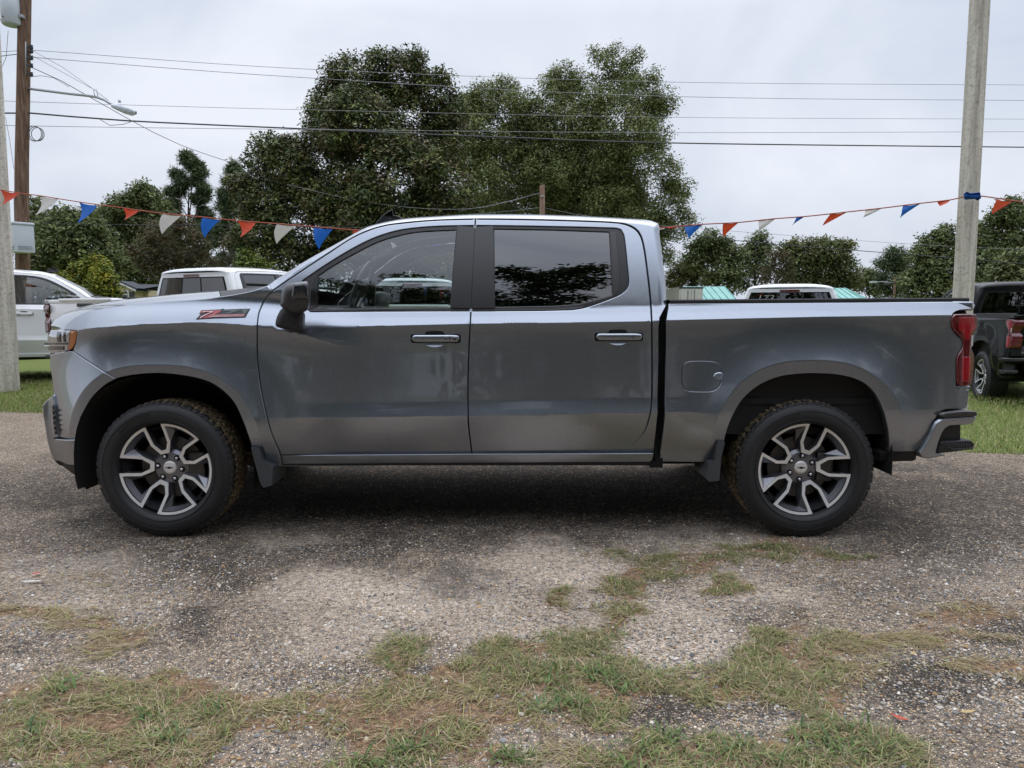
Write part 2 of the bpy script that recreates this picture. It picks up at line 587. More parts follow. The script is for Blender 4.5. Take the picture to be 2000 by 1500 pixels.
truck = empty('pickup_truck', tuple(ROOT))
tag(truck, 'grey metallic crew-cab pickup truck parked side-on across the foreground gravel', 'pickup truck')

def part(name, V, F, m, parent=truck, N=None, smooth=True, both=True, world=True):
    """near-side part, and its mirror on the far side"""
    V = np.asarray(V, float)
    if world: V = V - ROOT
    o = obj(name, V, F, m, parent, N, smooth)
    if not both: return o, None
    Vm = V * [1, -1, 1]
    Nm = None if N is None else np.asarray(N) * [1, -1, 1]
    Fm = [list(f)[::-1] for f in F]
    p2 = parent.get('twin_name') if parent is not truck else None
    par2 = TWIN.get(parent.name, parent)
    o2 = obj(name, Vm, Fm, m, par2, Nm, smooth)
    TWIN[o.name] = o2
    return o, o2
TWIN = {}

A_cut = crom([(532, 568), (520, 581), (511, 597), (505, 612), (502.5, 630), (502, 658), (503, 704), (508, 750), (517, 796), (529, 842), (548, 888)], 8)
B_cut = crom([(532, 568), (569, 542.6), (604, 519), (638, 496.6), (684, 466.7), (718, 450.5), (745, 442), (776, 436.8), (845, 430.5), (928, 428), (1005, 428.5), (1076, 430), (1150, 432.3), (1195, 434.4),
              (1222, 438), (1241, 447), (1252, 461), (1259, 488), (1265, 532), (1270, 576), (1273, 620), (1274, 679), (1273.5, 780), (1268, 818), (1257, 846), (1232, 872), (1200, 885)], 6)
C_cut = crom([(928.5, 428), (924, 520), (920, 602), (916, 680), (914, 760), (914.5, 820), (917, 850), (922, 886)], 8)
iB = int(np.argmin(np.abs(B_cut[:, 0] - 928.5) + 50 * (B_cut[:, 1] > 440)))
G_ = 1.1       # half panel gap, px
front_trim = np.vstack([crom([(590, 548), (606, 537), (638, 515.5), (684, 487.5), (730, 464.5), (776, 450), (822, 443.7), (868, 441), (928, 440)], 8),
                        crom([(928, 440), (924, 520), (919.5, 608)], 8)[1:], [(606, 609.5), (600, 605), (598, 580)]])
rear_trim = np.vstack([crom([(928.5, 440), (1000, 440.6), (1076, 442), (1140, 443.3), (1200, 445)], 8), crom([(1200, 445), (1213, 448), (1219, 458), (1222.5, 480), (1226, 515), (1229, 550), (1226, 563), (1213, 575), (1186, 587), (1145, 601), (1118, 606)], 6)[1:],
                       [(1060, 607.5), (919.5, 608.4)], crom([(919.5, 608.4), (924, 520), (928.5, 440)], 8)[1:-1]])
fglass = np.vstack([crom([(621, 539), (661, 513), (730, 476.5), (776, 461), (822, 453), (891, 449.5)], 8), [(878.5, 600.5), (617, 603.5)]])
rglass = np.array([(965, 447.5), (1080, 449.5), (1190, 453.5), (1196, 576.5), (1165, 585), (1131, 593.6), (1080, 597.5), (967, 599.5)])

def off_px(p, dx):
    q = np.array(p, float); q[:, 0] += dx; return q
def dens_px(p): return np.asarray(p, float)

gB = B_cut.copy(); gB[:, 1] += 1.2                       # door side of the roof gap
gB[B_cut[:, 0] > 1215, 0] -= 1.6
fd_loop = np.vstack([off_px(A_cut, G_), [(700, 888), (921, 886)], off_px(C_cut, -G_)[::-1], gB[:iB][::-1][:-1]])
rd_loop = np.vstack([off_px(C_cut, G_), [(1050, 885.5)], gB[iB + 1:][::-1]])
ftl = px_side(front_trim); rtl = px_side(rear_trim)
V, F, N = panel(px_side(fd_loop), [ftl], creases=[_beltB[_beltB[:, 0] > XPX(640)], _lowl])
front_door, front_door2 = part('front_door', V, F, M['paint'], N=N)
V, F, N = panel(px_side(rd_loop), [rtl], creases=[_beltB, _lowl])
rear_door, rear_door2 = part('rear_door', V, F, M['paint'], N=N)
# window surrounds and glass
V, F, N = panel(px_side(front_trim), [px_side(fglass)], extra=.007, sp=.04, bev=.006, depth=.03)
part('window_trim', V, F, M['trim'], front_door, N)
V, F, N = panel(px_side(rear_trim), [px_side(rglass)], extra=.007, sp=.04, bev=.006, depth=.03)
part('window_trim', V, F, M['trim'], rear_door, N)
V, F, N = panel(px_side(np.vstack([[(880.5, 601.5), (893.5, 445), (894, 440.5)], [q for q in off_px(C_cut, -.3) if 440 < q[1] < 607]])), extra=-.0022, sp=.05, bev=.0006, depth=.02)
part('pillar_cover', V, F, M['applique'], front_door, N)
V, F, N = panel(px_side(np.vstack([[(966.5, 601.5), (963.5, 445), (963, 440.8)], [q for q in off_px(C_cut, .3) if 440 < q[1] < 607]])), extra=-.0022, sp=.05, bev=.0006, depth=.02)
part('pillar_cover', V, F, M['applique'], rear_door, N)
V, F, N = panel(px_side([(1191.5, 452), (1203, 452.5), (1210, 540), (1208, 568), (1198, 578)]), extra=.0035, sp=.05, bev=.003, depth=.01)
part('quarter_cover', V, F, M['applique'], rear_door, N)
V, F, N = panel(px_side(fglass), extra=.016, sp=.06, bev=.001, depth=.004)
part('window_glass', V, F, M['glass'], front_door, N)
V, F, N = panel(px_side(rglass), extra=.016, sp=.06, bev=.001, depth=.004)
part('window_glass', V, F, M['tint'], rear_door, N)
V, F, N = panel(px_side([(593, 549), (612, 536), (614.5, 540), (611, 603), (602, 603), (600, 580)]), extra=.002, sp=.05, bev=.003, depth=.01)
part('mirror_base', V, F, M['trim'], front_door, N)

V, F, N = panel(px_side([(898, 432), (948, 432), (944, 540), (940, 625), (896, 625)]), extra=.045, sp=.1, bev=.003, depth=.06)
part('door_pillar', V, F, M['gap'], N=N)
V, F, N = panel(px_side([(1862, 604), (1893, 604), (1893, 700), (1893, 790), (1862, 790)]), extra=.035, sp=.1, bev=.003, depth=.12)
part('bed_corner', V, F, M['gap'], N=N)
# handles: pocket, lever, lower bowl
def handle(x0, x1, y0, y1, parent, lock):
    cx = (x0 + x1) / 2; cy = (y0 + y1) / 2; w = x1 - x0
    pocket = crom([(x0 - 2, cy + 1), (x0, y0 - 1), (x0 + .27 * w, y0 - 1.5), (x0 + .30 * w, y0 - 6.5), (cx, y0 - 8), (x1 - .34 * w, y0 - 6.5), (x1 - .30 * w, y0 - 1.5),
                   (x1, y0 - 1), (x1 + 2, cy + 1), (x1, y1 + 1.5), (x1 - .25 * w, y1 + 2), (x0 + .25 * w, y1 + 2), (x0, y1 + 1.5), (x0 - 2, cy + 1)], 3)[:-1]
    V, F, N = panel(px_side(pocket), extra=-.0015, sp=.05, bev=.002, depth=.004)
    part('handle_pocket', V, F, M['gap'], parent, N)
    lp = px_side(crom([(x0 + .28 * w, y1 + 1), (x1 - .34 * w, y1 + 1), (x1 - .36 * w, y1 + 7), (cx - 2, y1 + 10), (x0 + .31 * w, y1 + 7), (x0 + .28 * w, y1 + 1)], 3)[:-1])
    zt = lp[:, 1].max()
    V, F, N = panel(lp, fn=lambda x, z: inset(x, z) - .003 + .55 * (z - zt) * 0, sp=.05, bev=.002, depth=.004)
    N = N * 0 + np.array([0, -.90, .43])
    part('handle_bowl', V, F, M['paint'], parent, N)
    # lever: rounded bar standing proud
    L = px_side(crom([(x0, cy), (x0 + 4, y0 + .5), (x0 + .3 * w, y0), (x1 - 10, y0), (x1 - 1, y0 + 3), (x1, cy), (x1 - 3, y1 - .5), (x1 - .3 * w, y1), (x0 + .25 * w, y1), (x0 + 4, y1 - 1), (x0, cy)], 4)[:-1])
    c = L.mean(0)
    rows = []
    for sc_, out in ((1.0, -.012), (1.0, .012), (.94, .021), (.70, .026), (.3, .027)):
        q = c + (L - c) * [1 - (1 - sc_) * .25, sc_]
        rows.append(np.stack([q[:, 0], YS + inset(q[:, 0], q[:, 1]) - out, q[:, 1]], 1))
    n = len(L); V = np.vstack(rows); F = []
    for i in range(len(rows) - 1):
        for k in range(n):
            k2 = (k + 1) % n
            F.append((i * n + k, i * n + k2, (i + 1) * n + k2, (i + 1) * n + k))
    F.append(tuple((len(rows) - 1) * n + k for k in range(n)))
    if area(L) < 0: F = [f[::-1] for f in F]
    h, h2 = part('door_handle', V, F, M['paint'], parent)
    sx = px_side([(x1 - .205 * w, cy)])[0][0]
    z0, z1 = L[:, 1].min() + .004, L[:, 1].max() - .002
    yy = YS + float(inset(sx, (z0 + z1) / 2)) - .0285
    part('handle_seam', *bbox(sx - .0015, sx + .0015, yy, yy + .01, z0 + .004, z1 - .006), M['gap'], parent)
    if lock:
        for q, r_ in ((x1 - .28 * w, .007), (x1 - .10 * w, .011)):
            p = px_side([(q, cy - .5)])[0]
            V, F = lathe([(0, 0), (r_, 0), (r_, .006)], 14)
            part('lock_barrel', V + [p[0], YS + float(inset(p[0], p[1])) - .0295, p[1]], F, M['lensdark'], parent)
handle(804, 898, 654, 668, front_door, True)
handle(1163, 1254, 651, 664.5, rear_door, False)

# cab frame: A-pillar, roof rail, C-pillar
cab_edge = [(1301.5, 594), (1297, 604), (1288, 621), (1286, 640), (1286, 700), (1284, 790), (1280, 850), (1276.5, 884)]
rB = B_cut.copy(); rB[:, 1] -= 1.0; rB[B_cut[:, 0] > 1215, 0] += 1.2
cf_loop_px = np.vstack([px_side(cab_edge, fn=inset_cab)[::-1][:0].reshape(0, 2)])
cf = np.vstack([SIL, px_side(cab_edge, fn=inset_cab), px_side(rB[::-1], fn=inset_cab)])
V, F, N = panel(cf, fn=inset_cab, sp=.012, bev=.003, depth=.05)
part('cab_frame', V, F, M['paint'], N=N)
# drip seam of the rear spoiler
# rocker
rk = [(549.5, 889.5), (700, 888.5), (921, 887), (1200, 886), (1277, 885.5), (1275, 897), (1266, 906), (1100, 907), (800, 909), (552.5, 911.5)]
def ins_rk(x, z):
    zt = np.interp(x, *flat([(540, 890), (1280, 886)]).T)
    d = zt - z
    return inset(x, z) * 0 + .066 + .30 * d + 3.0 * np.clip(d - .03, 0, 1) ** 2 + np.clip(.007 - d, 0, .02) * 3.0
V, F, N = panel(px_side(rk, fn=ins_rk), fn=ins_rk, sp=.015, bev=.004, depth=.10)
part('rocker_panel', V, F, M['paint'], N=N)

# fender
f_open = crom([(226, 738.5), (259, 732), (305, 728.6), (351, 732), (397, 741.5), (428, 757), (456, 784), (471, 814), (483, 845), (493, 876)], 8)
hood_cut = crom([(124, 644), (128, 636), (137, 627), (161, 612.5), (213, 600.5), (305, 590.5), (397, 584), (430, 579.5)], 8)
fen = np.vstack([hood_cut, crom([(430, 579.5), (460, 575), (495, 567.5), (522, 558)], 8)[1:], [(531, 567.5)], off_px(A_cut, -G_)[1:-1], [(547, 889), (551, 911), (522, 911), (513, 902), (506, 878)],
                 f_open[::-1], [(184, 712), (142, 685.3), (147.5, 671), (150, 655), (150, 645)]])
V, F, N = panel(px_side(fen), creases=[_beltA[_beltA[:, 0] < XPX(540)]], arcs=[(WF, .600, .622)], depth=.04, sp=.016)
fender, fender2 = part('fender', V, F, M['paint'], N=N)
# front fascia corner
b_open = crom([(226, 739.5), (206, 750), (189, 765), (176, 780), (167, 796), (159, 812), (155, 827), (152, 857)], 6)
fas = np.vstack([[(141, 686.2), (182, 713)], b_open, [(113, 853.5), (106.5, 792), (103.5, 765), (100.5, 737), (96, 711), (97, 693), (134, 686)]])
V, F, N = panel(px_side(fas), depth=.05, sp=.016, arcs=[(WF, .600, .622)])
fascia, _ = part('front_fascia', V, F, M['paint'], N=N)
# metal bumper
bmp = [(103, 771), (92, 780), (82, 793), (83, 812), (86.5, 832), (94, 873), (103, 899), (131, 908.5), (153.5, 909), (150.5, 861.5), (109.5, 862), (104, 857), (112, 853), (106, 793)]
def ins_bmp(x, z): return inset(x, z) - .015
V, F, N = panel(px_side(bmp, fn=ins_bmp), fn=ins_bmp, depth=.10, sp=.016, bev=.008)
front_bumper, _ = part('front_bumper', V, F, M['paint'], N=N)
V, F, N = panel(px_side([(101.5, 794), (104.5, 791), (110.5, 848), (107, 850)], fn=ins_bmp), fn=ins_bmp, extra=-.003, sp=.05, bev=.002, depth=.005)
air_vent, _ = part('air_vent', V, F, M['gap'], front_bumper, N)
for k in range(5):
    yv = 800 + k * 10
    V, F, N = panel(px_side([(102.5 + k * .9, yv), (108 + k * .7, yv - 1), (108.3 + k * .7, yv + 2.5), (103 + k * .9, yv + 3.5)], fn=ins_bmp), fn=ins_bmp, extra=-.008, sp=.05, bev=.001, depth=.004)
    part('vent_slat', V, F, M['applique'], front_bumper, N)
V, F, N = panel(px_side([(107, 857.5), (150, 858.6), (150, 864), (111, 863.3), (106, 860)], fn=ins_bmp), fn=lambda x, z: inset(x, z) - .02, sp=.05, bev=.006, depth=.06)
part('bumper_ledge', V, F, M['paint'], front_bumper, N)
val = [(103, 900.5), (131, 910), (155, 910.5), (160, 925), (166, 957.5), (161, 955), (156, 938), (133, 923), (112, 909)]
V, F, N = panel(px_side(val), extra=.01, depth=.5, sp=.03)
part('valance', V, F, M['plastic'], N=N)
# headlight
V, F, N = panel(px_side([(97.5, 645), (136.5, 645), (134, 668), (130.5, 684.5), (97, 690.5), (93, 668)]), extra=.003, depth=.08, sp=.03)
headlight, _ = part('headlight', V, F, M['lens'], N=N)
V, F, N = panel(px_side([(137.5, 646), (149, 645.8), (148.5, 657), (146.5, 669), (141, 679), (134, 684.3), (131.5, 684), (135, 668)]), extra=.001, depth=.05, sp=.03)
part('turn_signal', V, F, M['amber'], headlight, N)
for q0, q1, yt, yb, mm in ((112, 118, 648, 668, 'lensdark'), (124, 127, 648, 668, 'lensdark'), (94, 131, 669, 673, 'lensdark'), (94, 124, 676, 684, 'lensdark')):
    V, F, N = panel(px_side([(q0, yt), (q1, yt), (q1, yb), (q0, yb)]), extra=-.002, depth=.004, bev=.001, sp=.05)
    part('lamp_bezel', V, F, M[mm], headlight, N)
V, F, N = panel(px_side([(99, 637), (123.5, 643.6), (97.5, 643.8)]), extra=.02, depth=.03, bev=.001, sp=.05)

# hood
E = px_side(hood_cut)
E3 = np.stack([E[:, 0], YS + inset(E[:, 0], E[:, 1]) + .003, E[:, 1]], 1)
RG = crom([(99, 636), (107, 626), (121, 615), (152, 601.5), (198, 591), (275, 581), (367, 572.5), (425, 568)], 8)
R3 = np.array([unp(a, b, YS + .46) for a, b in RG])
tt = np.linspace(0, 1, 36)
def resamp(P):
    s = np.r_[0, np.cumsum(np.linalg.norm(np.diff(P, axis=0), axis=1))]; s /= s[-1]
    return np.stack([np.interp(tt, s, P[:, k]) for k in range(3)], 1)
E3r, R3r = resamp(E3), resamp(R3)
rows = []
for e, r in zip(E3r, R3r):
    row = []
    for v in np.linspace(0, 1, 12):
        w = 1 - (1 - v) ** 2.2
        row.append([e[0] + (r[0] - e[0]) * v, e[1] + (r[1] - e[1]) * v, e[2] + (r[2] - e[2]) * w])
    for v in np.linspace(.15, 1, 7):
        row.append([r[0] - .05 * v, r[1] + (YC - r[1]) * v, r[2] + .006 * v])
    full = row + [[q[0], 2 * YC - q[1], q[2]] for q in row[::-1][1:]]
    rows.append(full)
V, F = loft(rows)
part('hood', V, F, M['paint'], both=False)
hoodrow0, hoodrow1 = np.array(rows[0]), np.array(rows[-1])
# cowl and wipers
cw = []
for k in range(len(hoodrow1)):
    p = hoodrow1[k]
    cw.append([p + [.005, 0, -.004], p + [.14, 0, .012], p + [.32, 0, .03]])
V, F = loft(cw)
part('cowl', V, F, M['plastic'], both=False)
mb = MB()
for s0, s1 in (((-1.62, YS + .35, 1.49), (-1.38, YS + 1.0, 1.50)), ((-1.60, YS + 1.05, 1.50), (-1.40, YS + 1.6, 1.50))):
    mb.tube([s0, s1], .011, 6)
V = np.concatenate(mb.V)
part('wiper', V, mb.F, M['plastic'], both=False)

# roof skin and windscreen
S3 = np.stack([SIL[:, 0], YS + _sil_ins(SIL[:, 0], SIL[:, 1]) + .002, SIL[:, 1]], 1)
iA = int(np.argmin(np.abs(SIL_PX[:, 0] - 715)))
iE = int(np.argmin(np.abs(SIL_PX[:, 1] - 444) + np.abs(SIL_PX[:, 0] - 1288)))
vv = np.linspace(0, 1, 25)
rows = [[[p[0] - .05 * (1 - (2 * v - 1) ** 2) * (i < 3), p[1] + (2 * (YC - p[1])) * v, p[2] + .028 * (1 - (2 * v - 1) ** 4)] for v in vv] for i, p in enumerate(S3[iA:iE + 1])]
V, F = loft(rows)
roof, _ = part('roof', V, F, M['paint'], both=False)
rows = [[[p[0] - .12 * (1 - (2 * v - 1) ** 2) * (1 - .5 * i / iA), p[1] + (2 * (YC - p[1])) * v, p[2] + .02 * (1 - (2 * v - 1) ** 4)] for v in vv] for i, p in enumerate(S3[:iA + 1])]
V, F = loft(rows)
part('windscreen', V, F, M['glass'], both=False)
# back of the cab with its window
sB = S3[iE:]
xb = sB[:, 0]
rows = [[[p[0] + .02 * (1 - (2 * v - 1) ** 4), p[1] + (2 * (YC - p[1])) * v, p[2]] for v in vv] for p in sB]
lowp = [1.138 + .0, YS + .07, .45]
rows.append([[sB[-1][0] - .06, YS + .06 + (2 * (YC - YS - .06)) * v, 1.30] for v in vv])
rows.append([[sB[-1][0] - .06, YS + .06 + (2 * (YC - YS - .06)) * v, .45] for v in vv])
V, F = loft(rows)
cab_back, _ = part('cab_back', V, F, M['paint'], both=False)
def back_y(z, t):
    return
zt, zb = sB[0][2] - .085, 1.38
def xback(z): return float(np.interp(-z, -sB[:, 2], sB[:, 0]))
def yback(z): return float(np.interp(-z, -sB[:, 2], sB[:, 1]))
def back_quad(name, v0, v1, z0, z1, m, parent, out=.03, nseg=8):
    rows = []
    for z in np.linspace(z0, z1, nseg):
        y0, y1 = yback(z), 2 * YC - yback(z)
        rows.append([[xback(z) + .02 * (1 - (2 * v - 1) ** 4) + out, y0 + (y1 - y0) * v, z] for v in np.linspace(v0, v1, 12)])
    V, F = loft(rows)
    return part(name, V, F, m, parent, both=False)[0]
rw = back_quad('rear_window', .055, .945, zt, zb, M['tint'], cab_back, .006)
rwt = back_quad('window_surround', .035, .965, zt + .018, zb - .02, M['gap'], cab_back, .002)
for v in (.36, .63):
    back_quad('sliding_window_frame', v, v + .012, zt, zb, M['gap'], cab_back, .010)
back_quad('high_brake_light', .38, .62, zt + .062, zt + .024, M['reddark'], cab_back, .012, 3)

# antenna fin
fp = [(735, 437), (748, 421.5), (756, 414.5), (766.5, 408.5), (768, 420.5), (780, 422.5), (787, 427), (788, 440)]
fw = [.030, .020, .010, .004, .006, .022, .030, .034]
rows = []
for s_ in (-1, -.6, .6, 1):
    rows.append([[unp(a_, b_, YC)[0], YC + s_ * w_ * (1 if abs(s_) == 1 else 1.4), unp(a_, b_, YC)[2] - (.004 if abs(s_) == 1 else 0)] for (a_, b_), w_ in zip(fp, fw)])
V, F = loft([rows[0], rows[1], rows[2], rows[3]])
nf = len(fp); F += [tuple(range(nf)), tuple(3 * nf + k for k in range(nf))[::-1]]
part('antenna_fin', V, F, M['applique'], both=False)

# bed side
r_open = crom([(1414, 864), (1417, 850), (1422, 834), (1429, 816), (1438, 798), (1450, 780), (1465, 765), (1484, 751), (1504, 741.5), (1524, 735), (1544, 731.6), (1577, 729), (1610, 729.5), (1636, 731.5), (1659.5, 736), (1678, 742.5),
               (1692.5, 751), (1708, 766), (1719, 784), (1727, 804), (1732, 824), (1736, 850), (1737, 882)], 8)
bed = np.vstack([[(1307.5, 593.5), (1500, 592), (1700, 590.5), (1896, 589.5), (1902, 591.5), (1904.5, 596), (1902, 603.5)],
                 crom([(1890, 604.5), (1874, 606), (1863, 611), (1858, 621), (1858.5, 640), (1868, 654), (1878.5, 664), (1880, 672), (1877, 682), (1870, 692), (1867.5, 708), (1867.5, 749), (1871, 760.5)], 5),
                 [(1893, 762), (1890, 791), (1887, 798), (1860, 799)], crom([(1860, 799), (1840, 802), (1825, 820), (1808, 857), (1795, 881.5)], 8)[1:],
                 r_open[::-1], [(1408, 880), (1404, 895), (1396, 902), (1289, 902), (1289, 884), (1296, 840), (1299, 791), (1301.5, 675), (1301.5, 627), (1304, 612)]])
fd_ = [(1331.5, 725), (1333, 715), (1338, 708), (1347, 705), (1371, 704), (1396, 706), (1405, 711), (1409.5, 720), (1410, 738), (1407, 751), (1400, 760), (1388, 764.5), (1365, 765), (1345, 763.5), (1336, 757), (1332, 745)]
fdp = px_side(crom(fd_ + fd_[:1], 4)[:-1])
V, F, N = panel(px_side(bed), [fdp], creases=[_beltB, _lowl[_lowl[:, 0] < XPX(1410)]], arcs=[(WR, .575, .648)], depth=.04, sp=.016)
bed_side, _ = part('bed_side', V, F, M['paint'], N=N)
c = fdp.mean(0); fdi = c + (fdp - c) * .972
V, F, N = panel(fdi, depth=.02, sp=.02, bev=.003)
part('fuel_door', V, F, M['paint'], bed_side, N, both=False)
part('fuel_door_backing', *bbox(fdp[:, 0].min() - .02, fdp[:, 0].max() + .02, YS + .07, YS + .08, fdp[:, 1].min() - .02, fdp[:, 1].max() + .02), M['gap'], bed_side, both=False)
tabp = px_side(crom([(1393, 735.5), (1397, 729), (1409.5, 728), (1409.5, 741), (1398, 741.5), (1393, 735.5)], 2)[:-1])
V, F, N = panel(tabp, extra=-.006, depth=.01, sp=.02, bev=.005)
N = N + [0, 0, .10]; N /= np.linalg.norm(N, axis=1)[:, None]
part('fuel_door_tab', V, F, M['paint'], bed_side, N, both=False)
# rail cap
def railz(px): return None
rl = px_side([(1308, 592), (1500, 590.5), (1700, 589), (1894, 588)])
rows = []
for x, z in rl:
    y0 = YS + float(inset(x, z))
    rows.append([[x, y0 + .004, z - .004], [x, y0 + .004, z + .014], [x, y0 + .014, z + .020], [x, y0 + .10, z + .020], [x, y0 + .11, z - .03]])
V, F = loft(rows)
part('bed_rail_cap', V, F, M['spray'], smooth=False)
# black strip behind the wheel and the bumper
V, F, N = panel(px_side([(1722, 883.5), (1795, 882.5), (1791, 899), (1785, 901.5), (1722, 902.5)]), extra=.012, depth=.15, sp=.03)
part('rear_valance', V, F, M['plastic'], N=N)

# tail lamp
tl = crom([(1866, 614), (1888, 613), (1906, 614.5), (1910, 622), (1909, 641), (1903, 653), (1899, 664), (1897, 678), (1902, 690), (1904, 700), (1902, 725), (1897.5, 751), (1875, 753.5), (1870.8, 746), (1870.8, 708), (1873, 694),
           (1880, 683), (1882.5, 672), (1880.5, 663), (1871, 652), (1861.5, 640), (1860.5, 622), (1866, 614)], 5)[:-1]
def ins_tl(x, z): return inset(x, z) - .012 + .004 * np.clip((x - XPX(1890)) / .06, 0, 2) ** 2
V, F, N = panel(px_side(tl, fn=ins_tl), fn=ins_tl, depth=.13, sp=.016, bev=.006)
tail, _ = part('tail_light', V, F, M['reddark'], N=N)
for lp in ([(1874, 620), (1903, 620), (1905, 640), (1897, 652), (1893, 664), (1886, 664), (1882, 652), (1873, 643)], [(1879, 697), (1896, 697), (1896, 722), (1892, 744), (1879, 746)]):
    V, F, N = panel(px_side(lp, fn=ins_tl), fn=ins_tl, extra=-.0025, depth=.004, sp=.02, bev=.002)
    part('lit_lens', V, F, M['red'], tail, N)
V, F, N = panel(px_side([(1897.5, 655), (1901, 655), (1899.5, 676), (1896, 676)], fn=ins_tl), fn=ins_tl, extra=-.003, depth=.004, sp=.02, bev=.001)
part('reverse_lens', V, F, M['badge_light'], tail, N)
V, F, N = panel(px_side([(1871, 755), (1895.5, 754.5), (1893.5, 760.5), (1874, 760.5)]), extra=-.004, depth=.05, sp=.05, bev=.003)
part('lamp_ledge', V, F, M['paint'], tail, N)
# tailgate
zt0 = px_side([(1890, 590)])[0][1]; xg = px_side([(1899, 690)])[0][0]
mb = MB()
mb.box(xg - .06, xg - .005, YS + .19, 2 * YC - YS - .19, .93, zt0 - .01, .012)
mb.box(xg - .12, xg + .005, YS + .10, 2 * YC - YS - .10, zt0 - .05, zt0 + .004, .012)
mb.box(xg - .12, xg + .02, YS + .45, 2 * YC - YS - .45, zt0 - .02, zt0 + .018, .01)
mb.box(xg - .03, xg + .004, YS + .25, 2 * YC - YS - .25, .70 + .25, 1.02, .006)
tg = part('tailgate', np.concatenate(mb.V), mb.F, M['paint'], both=False)[0]
mb = MB(); mb.box(xg - .01, xg + .012, YC - .17, YC + .17, zt0 - .10, zt0 - .055, .006)
part('tailgate_handle', np.concatenate(mb.V), mb.F, M['plastic'], tg, both=False)
# rear bumper
def ins_rb(x, z): return inset(x, z) * 0 + .02 - .12 * (np.asarray(z) - .55)
bar = [(1818.5, 851), (1824, 838), (1831, 826), (1843, 818), (1875, 815.5), (1907.5, 813.5), (1907.5, 819), (1900, 827), (1893, 829.5), (1857, 831.5), (1848, 836), (1841, 846), (1834, 864), (1829, 885), (1848, 889.5), (1815, 896.5), (1801, 894), (1797.5, 886), (1806, 872)]
V, F, N = panel(px_side(bar, fn=ins_rb), fn=ins_rb, depth=.25, sp=.03, bev=.008)
rear_bumper, _ = part('rear_bumper', V, F, M['paint'], N=N)
V, F, N = panel(px_side([(1838, 811.5), (1846, 807), (1882, 803), (1906, 804), (1909, 808), (1907.5, 812.5), (1875, 814.5), (1843, 816.5)], fn=ins_rb), fn=ins_rb, extra=-.005, depth=.30, sp=.03, bev=.006)
part('step_pad', V, F, M['applique'], rear_bumper, N)
V, F, N = panel(px_side([(1797, 885), (1807, 868), (1820, 838), (1828, 822), (1840, 808), (1884, 803), (1884, 870), (1832, 887)], fn=ins_rb), fn=ins_rb, extra=.035, depth=.10, sp=.05)
part('bumper_recess', V, F, M['plastic'], rear_bumper, N)
V, F, N = panel(px_side([(1836, 863.5), (1897, 860.5), (1903.5, 866), (1902, 877), (1860, 883), (1831, 886)], fn=ins_rb), fn=ins_rb, extra=.0, depth=.16, sp=.04, bev=.006)
cs, _ = part('corner_step', V, F, M['plastic'], rear_bumper, N)
V, F, N = panel(px_side([(1836, 863), (1862, 876.5), (1898, 874), (1903, 867), (1902, 871.5), (1899, 878), (1862, 879.5)], fn=ins_rb), fn=ins_rb, extra=-.004, depth=.05, sp=.05, bev=.003)
part('step_edge', V, F, M['flap'], rear_bumper, N)
for k in range(9):
    q = 1848 + k * 5.4
    V, F, N = panel(px_side([(q, 865.5), (q + 3, 865.3), (q + 5 - k * .3, 873.5 - .3 * abs(k - 4)), (q + 3 - k * .3, 874)], fn=ins_rb), fn=ins_rb, extra=-.003, depth=.004, sp=.05, bev=.001)
    part('step_tread', V, F, M['flap'], rear_bumper, N)
bx0, bx1 = px_side([(1822, 840)], fn=ins_rb)[0][0], px_side([(1906, 816)], fn=ins_rb)[0][0]
zb0, zb1 = px_side([(1860, 888)], fn=ins_rb)[0][1], px_side([(1860, 806)], fn=ins_rb)[0][1]
mb = MB(); mb.box(bx1 - .16, bx1 + .02, YS + .26, 2 * YC - YS - .26, zb0 + .06, zb1 - .005, .02)
part('bumper_bar', np.concatenate(mb.V), mb.F, M['paint'], rear_bumper, both=False)
mb = MB(); mb.box(bx1 + .015, bx1 + .03, YC - .16, YC + .16, zb0 + .10, zb1 - .03, .003)
part('plate_recess', np.concatenate(mb.V), mb.F, M['plastic'], rear_bumper, both=False)

# bed box inside, dark cores behind the panels, chassis
xb0, xb1 = px_side([(1300, 640)])[0][0], xg - .06
mb = MB()
zr = zt0
mb.box(xb0 + .01, xb0 + .05, YS + .12, 2 * YC - YS - .12, .60, zr - .02)
mb.box(xb0 + .05, xb1, YS + .12, 2 * YC - YS - .12, .78, .82)
for s in (0, 1):
    y0 = YS + .13 if s == 0 else 2 * YC - YS - .17
    mb.box(xb0 + .01, xb1, y0, y0 + .04, .60, zr - .012)
part('bed_liner', np.concatenate(mb.V), mb.F, M['spray'], both=False, smooth=False)
mb = MB()
xA = px_side([(545, 880)])[0][0]; xC = px_side([(1279, 880)])[0][0]
mb.box(xA + .02, xC - .02, YS + .10, YS + .13, .47, 1.22)                    # behind the doors
mb.box(xA + .02, xC - .02, 2 * YC - YS - .13, 2 * YC - YS - .10, .47, 1.22)
mb.box(xA, xC - .02, YS + .09, 2 * YC - YS - .09, .42, .47)                    # cab floor
mb.box(xA, xA + .03, YS + .09, 2 * YC - YS - .09, .47, 1.25)                   # firewall
part('cab_shell', np.concatenate(mb.V), mb.F, M['gap'], both=False, smooth=False)
gx_ = px_side([(1293, 700)])[0][0]
part('bed_gap', *bbox(gx_ - .04, gx_ + .035, YS + .115, YS + .15, .40, 1.33), M['gap'], smooth=False)
mb = MB()
for s in (-1, 1):
    mb.box(-2.55, 2.5, YC + s * .48 - .05, YC + s * .48 + .05, .42, .57)
mb.box(-.9, .1, YC - .38, YC + .42, .36, .52); mb.box(.3, 1.15, YC - .62, YC - .1, .36, .55)
mb.box(-2.5, -1.0, YC - .4, YC + .4, .40, .7)
mb.tube([(1.714, YS + .3, .40), (1.714, 2 * YC - YS - .3, .40)], .05, 10)
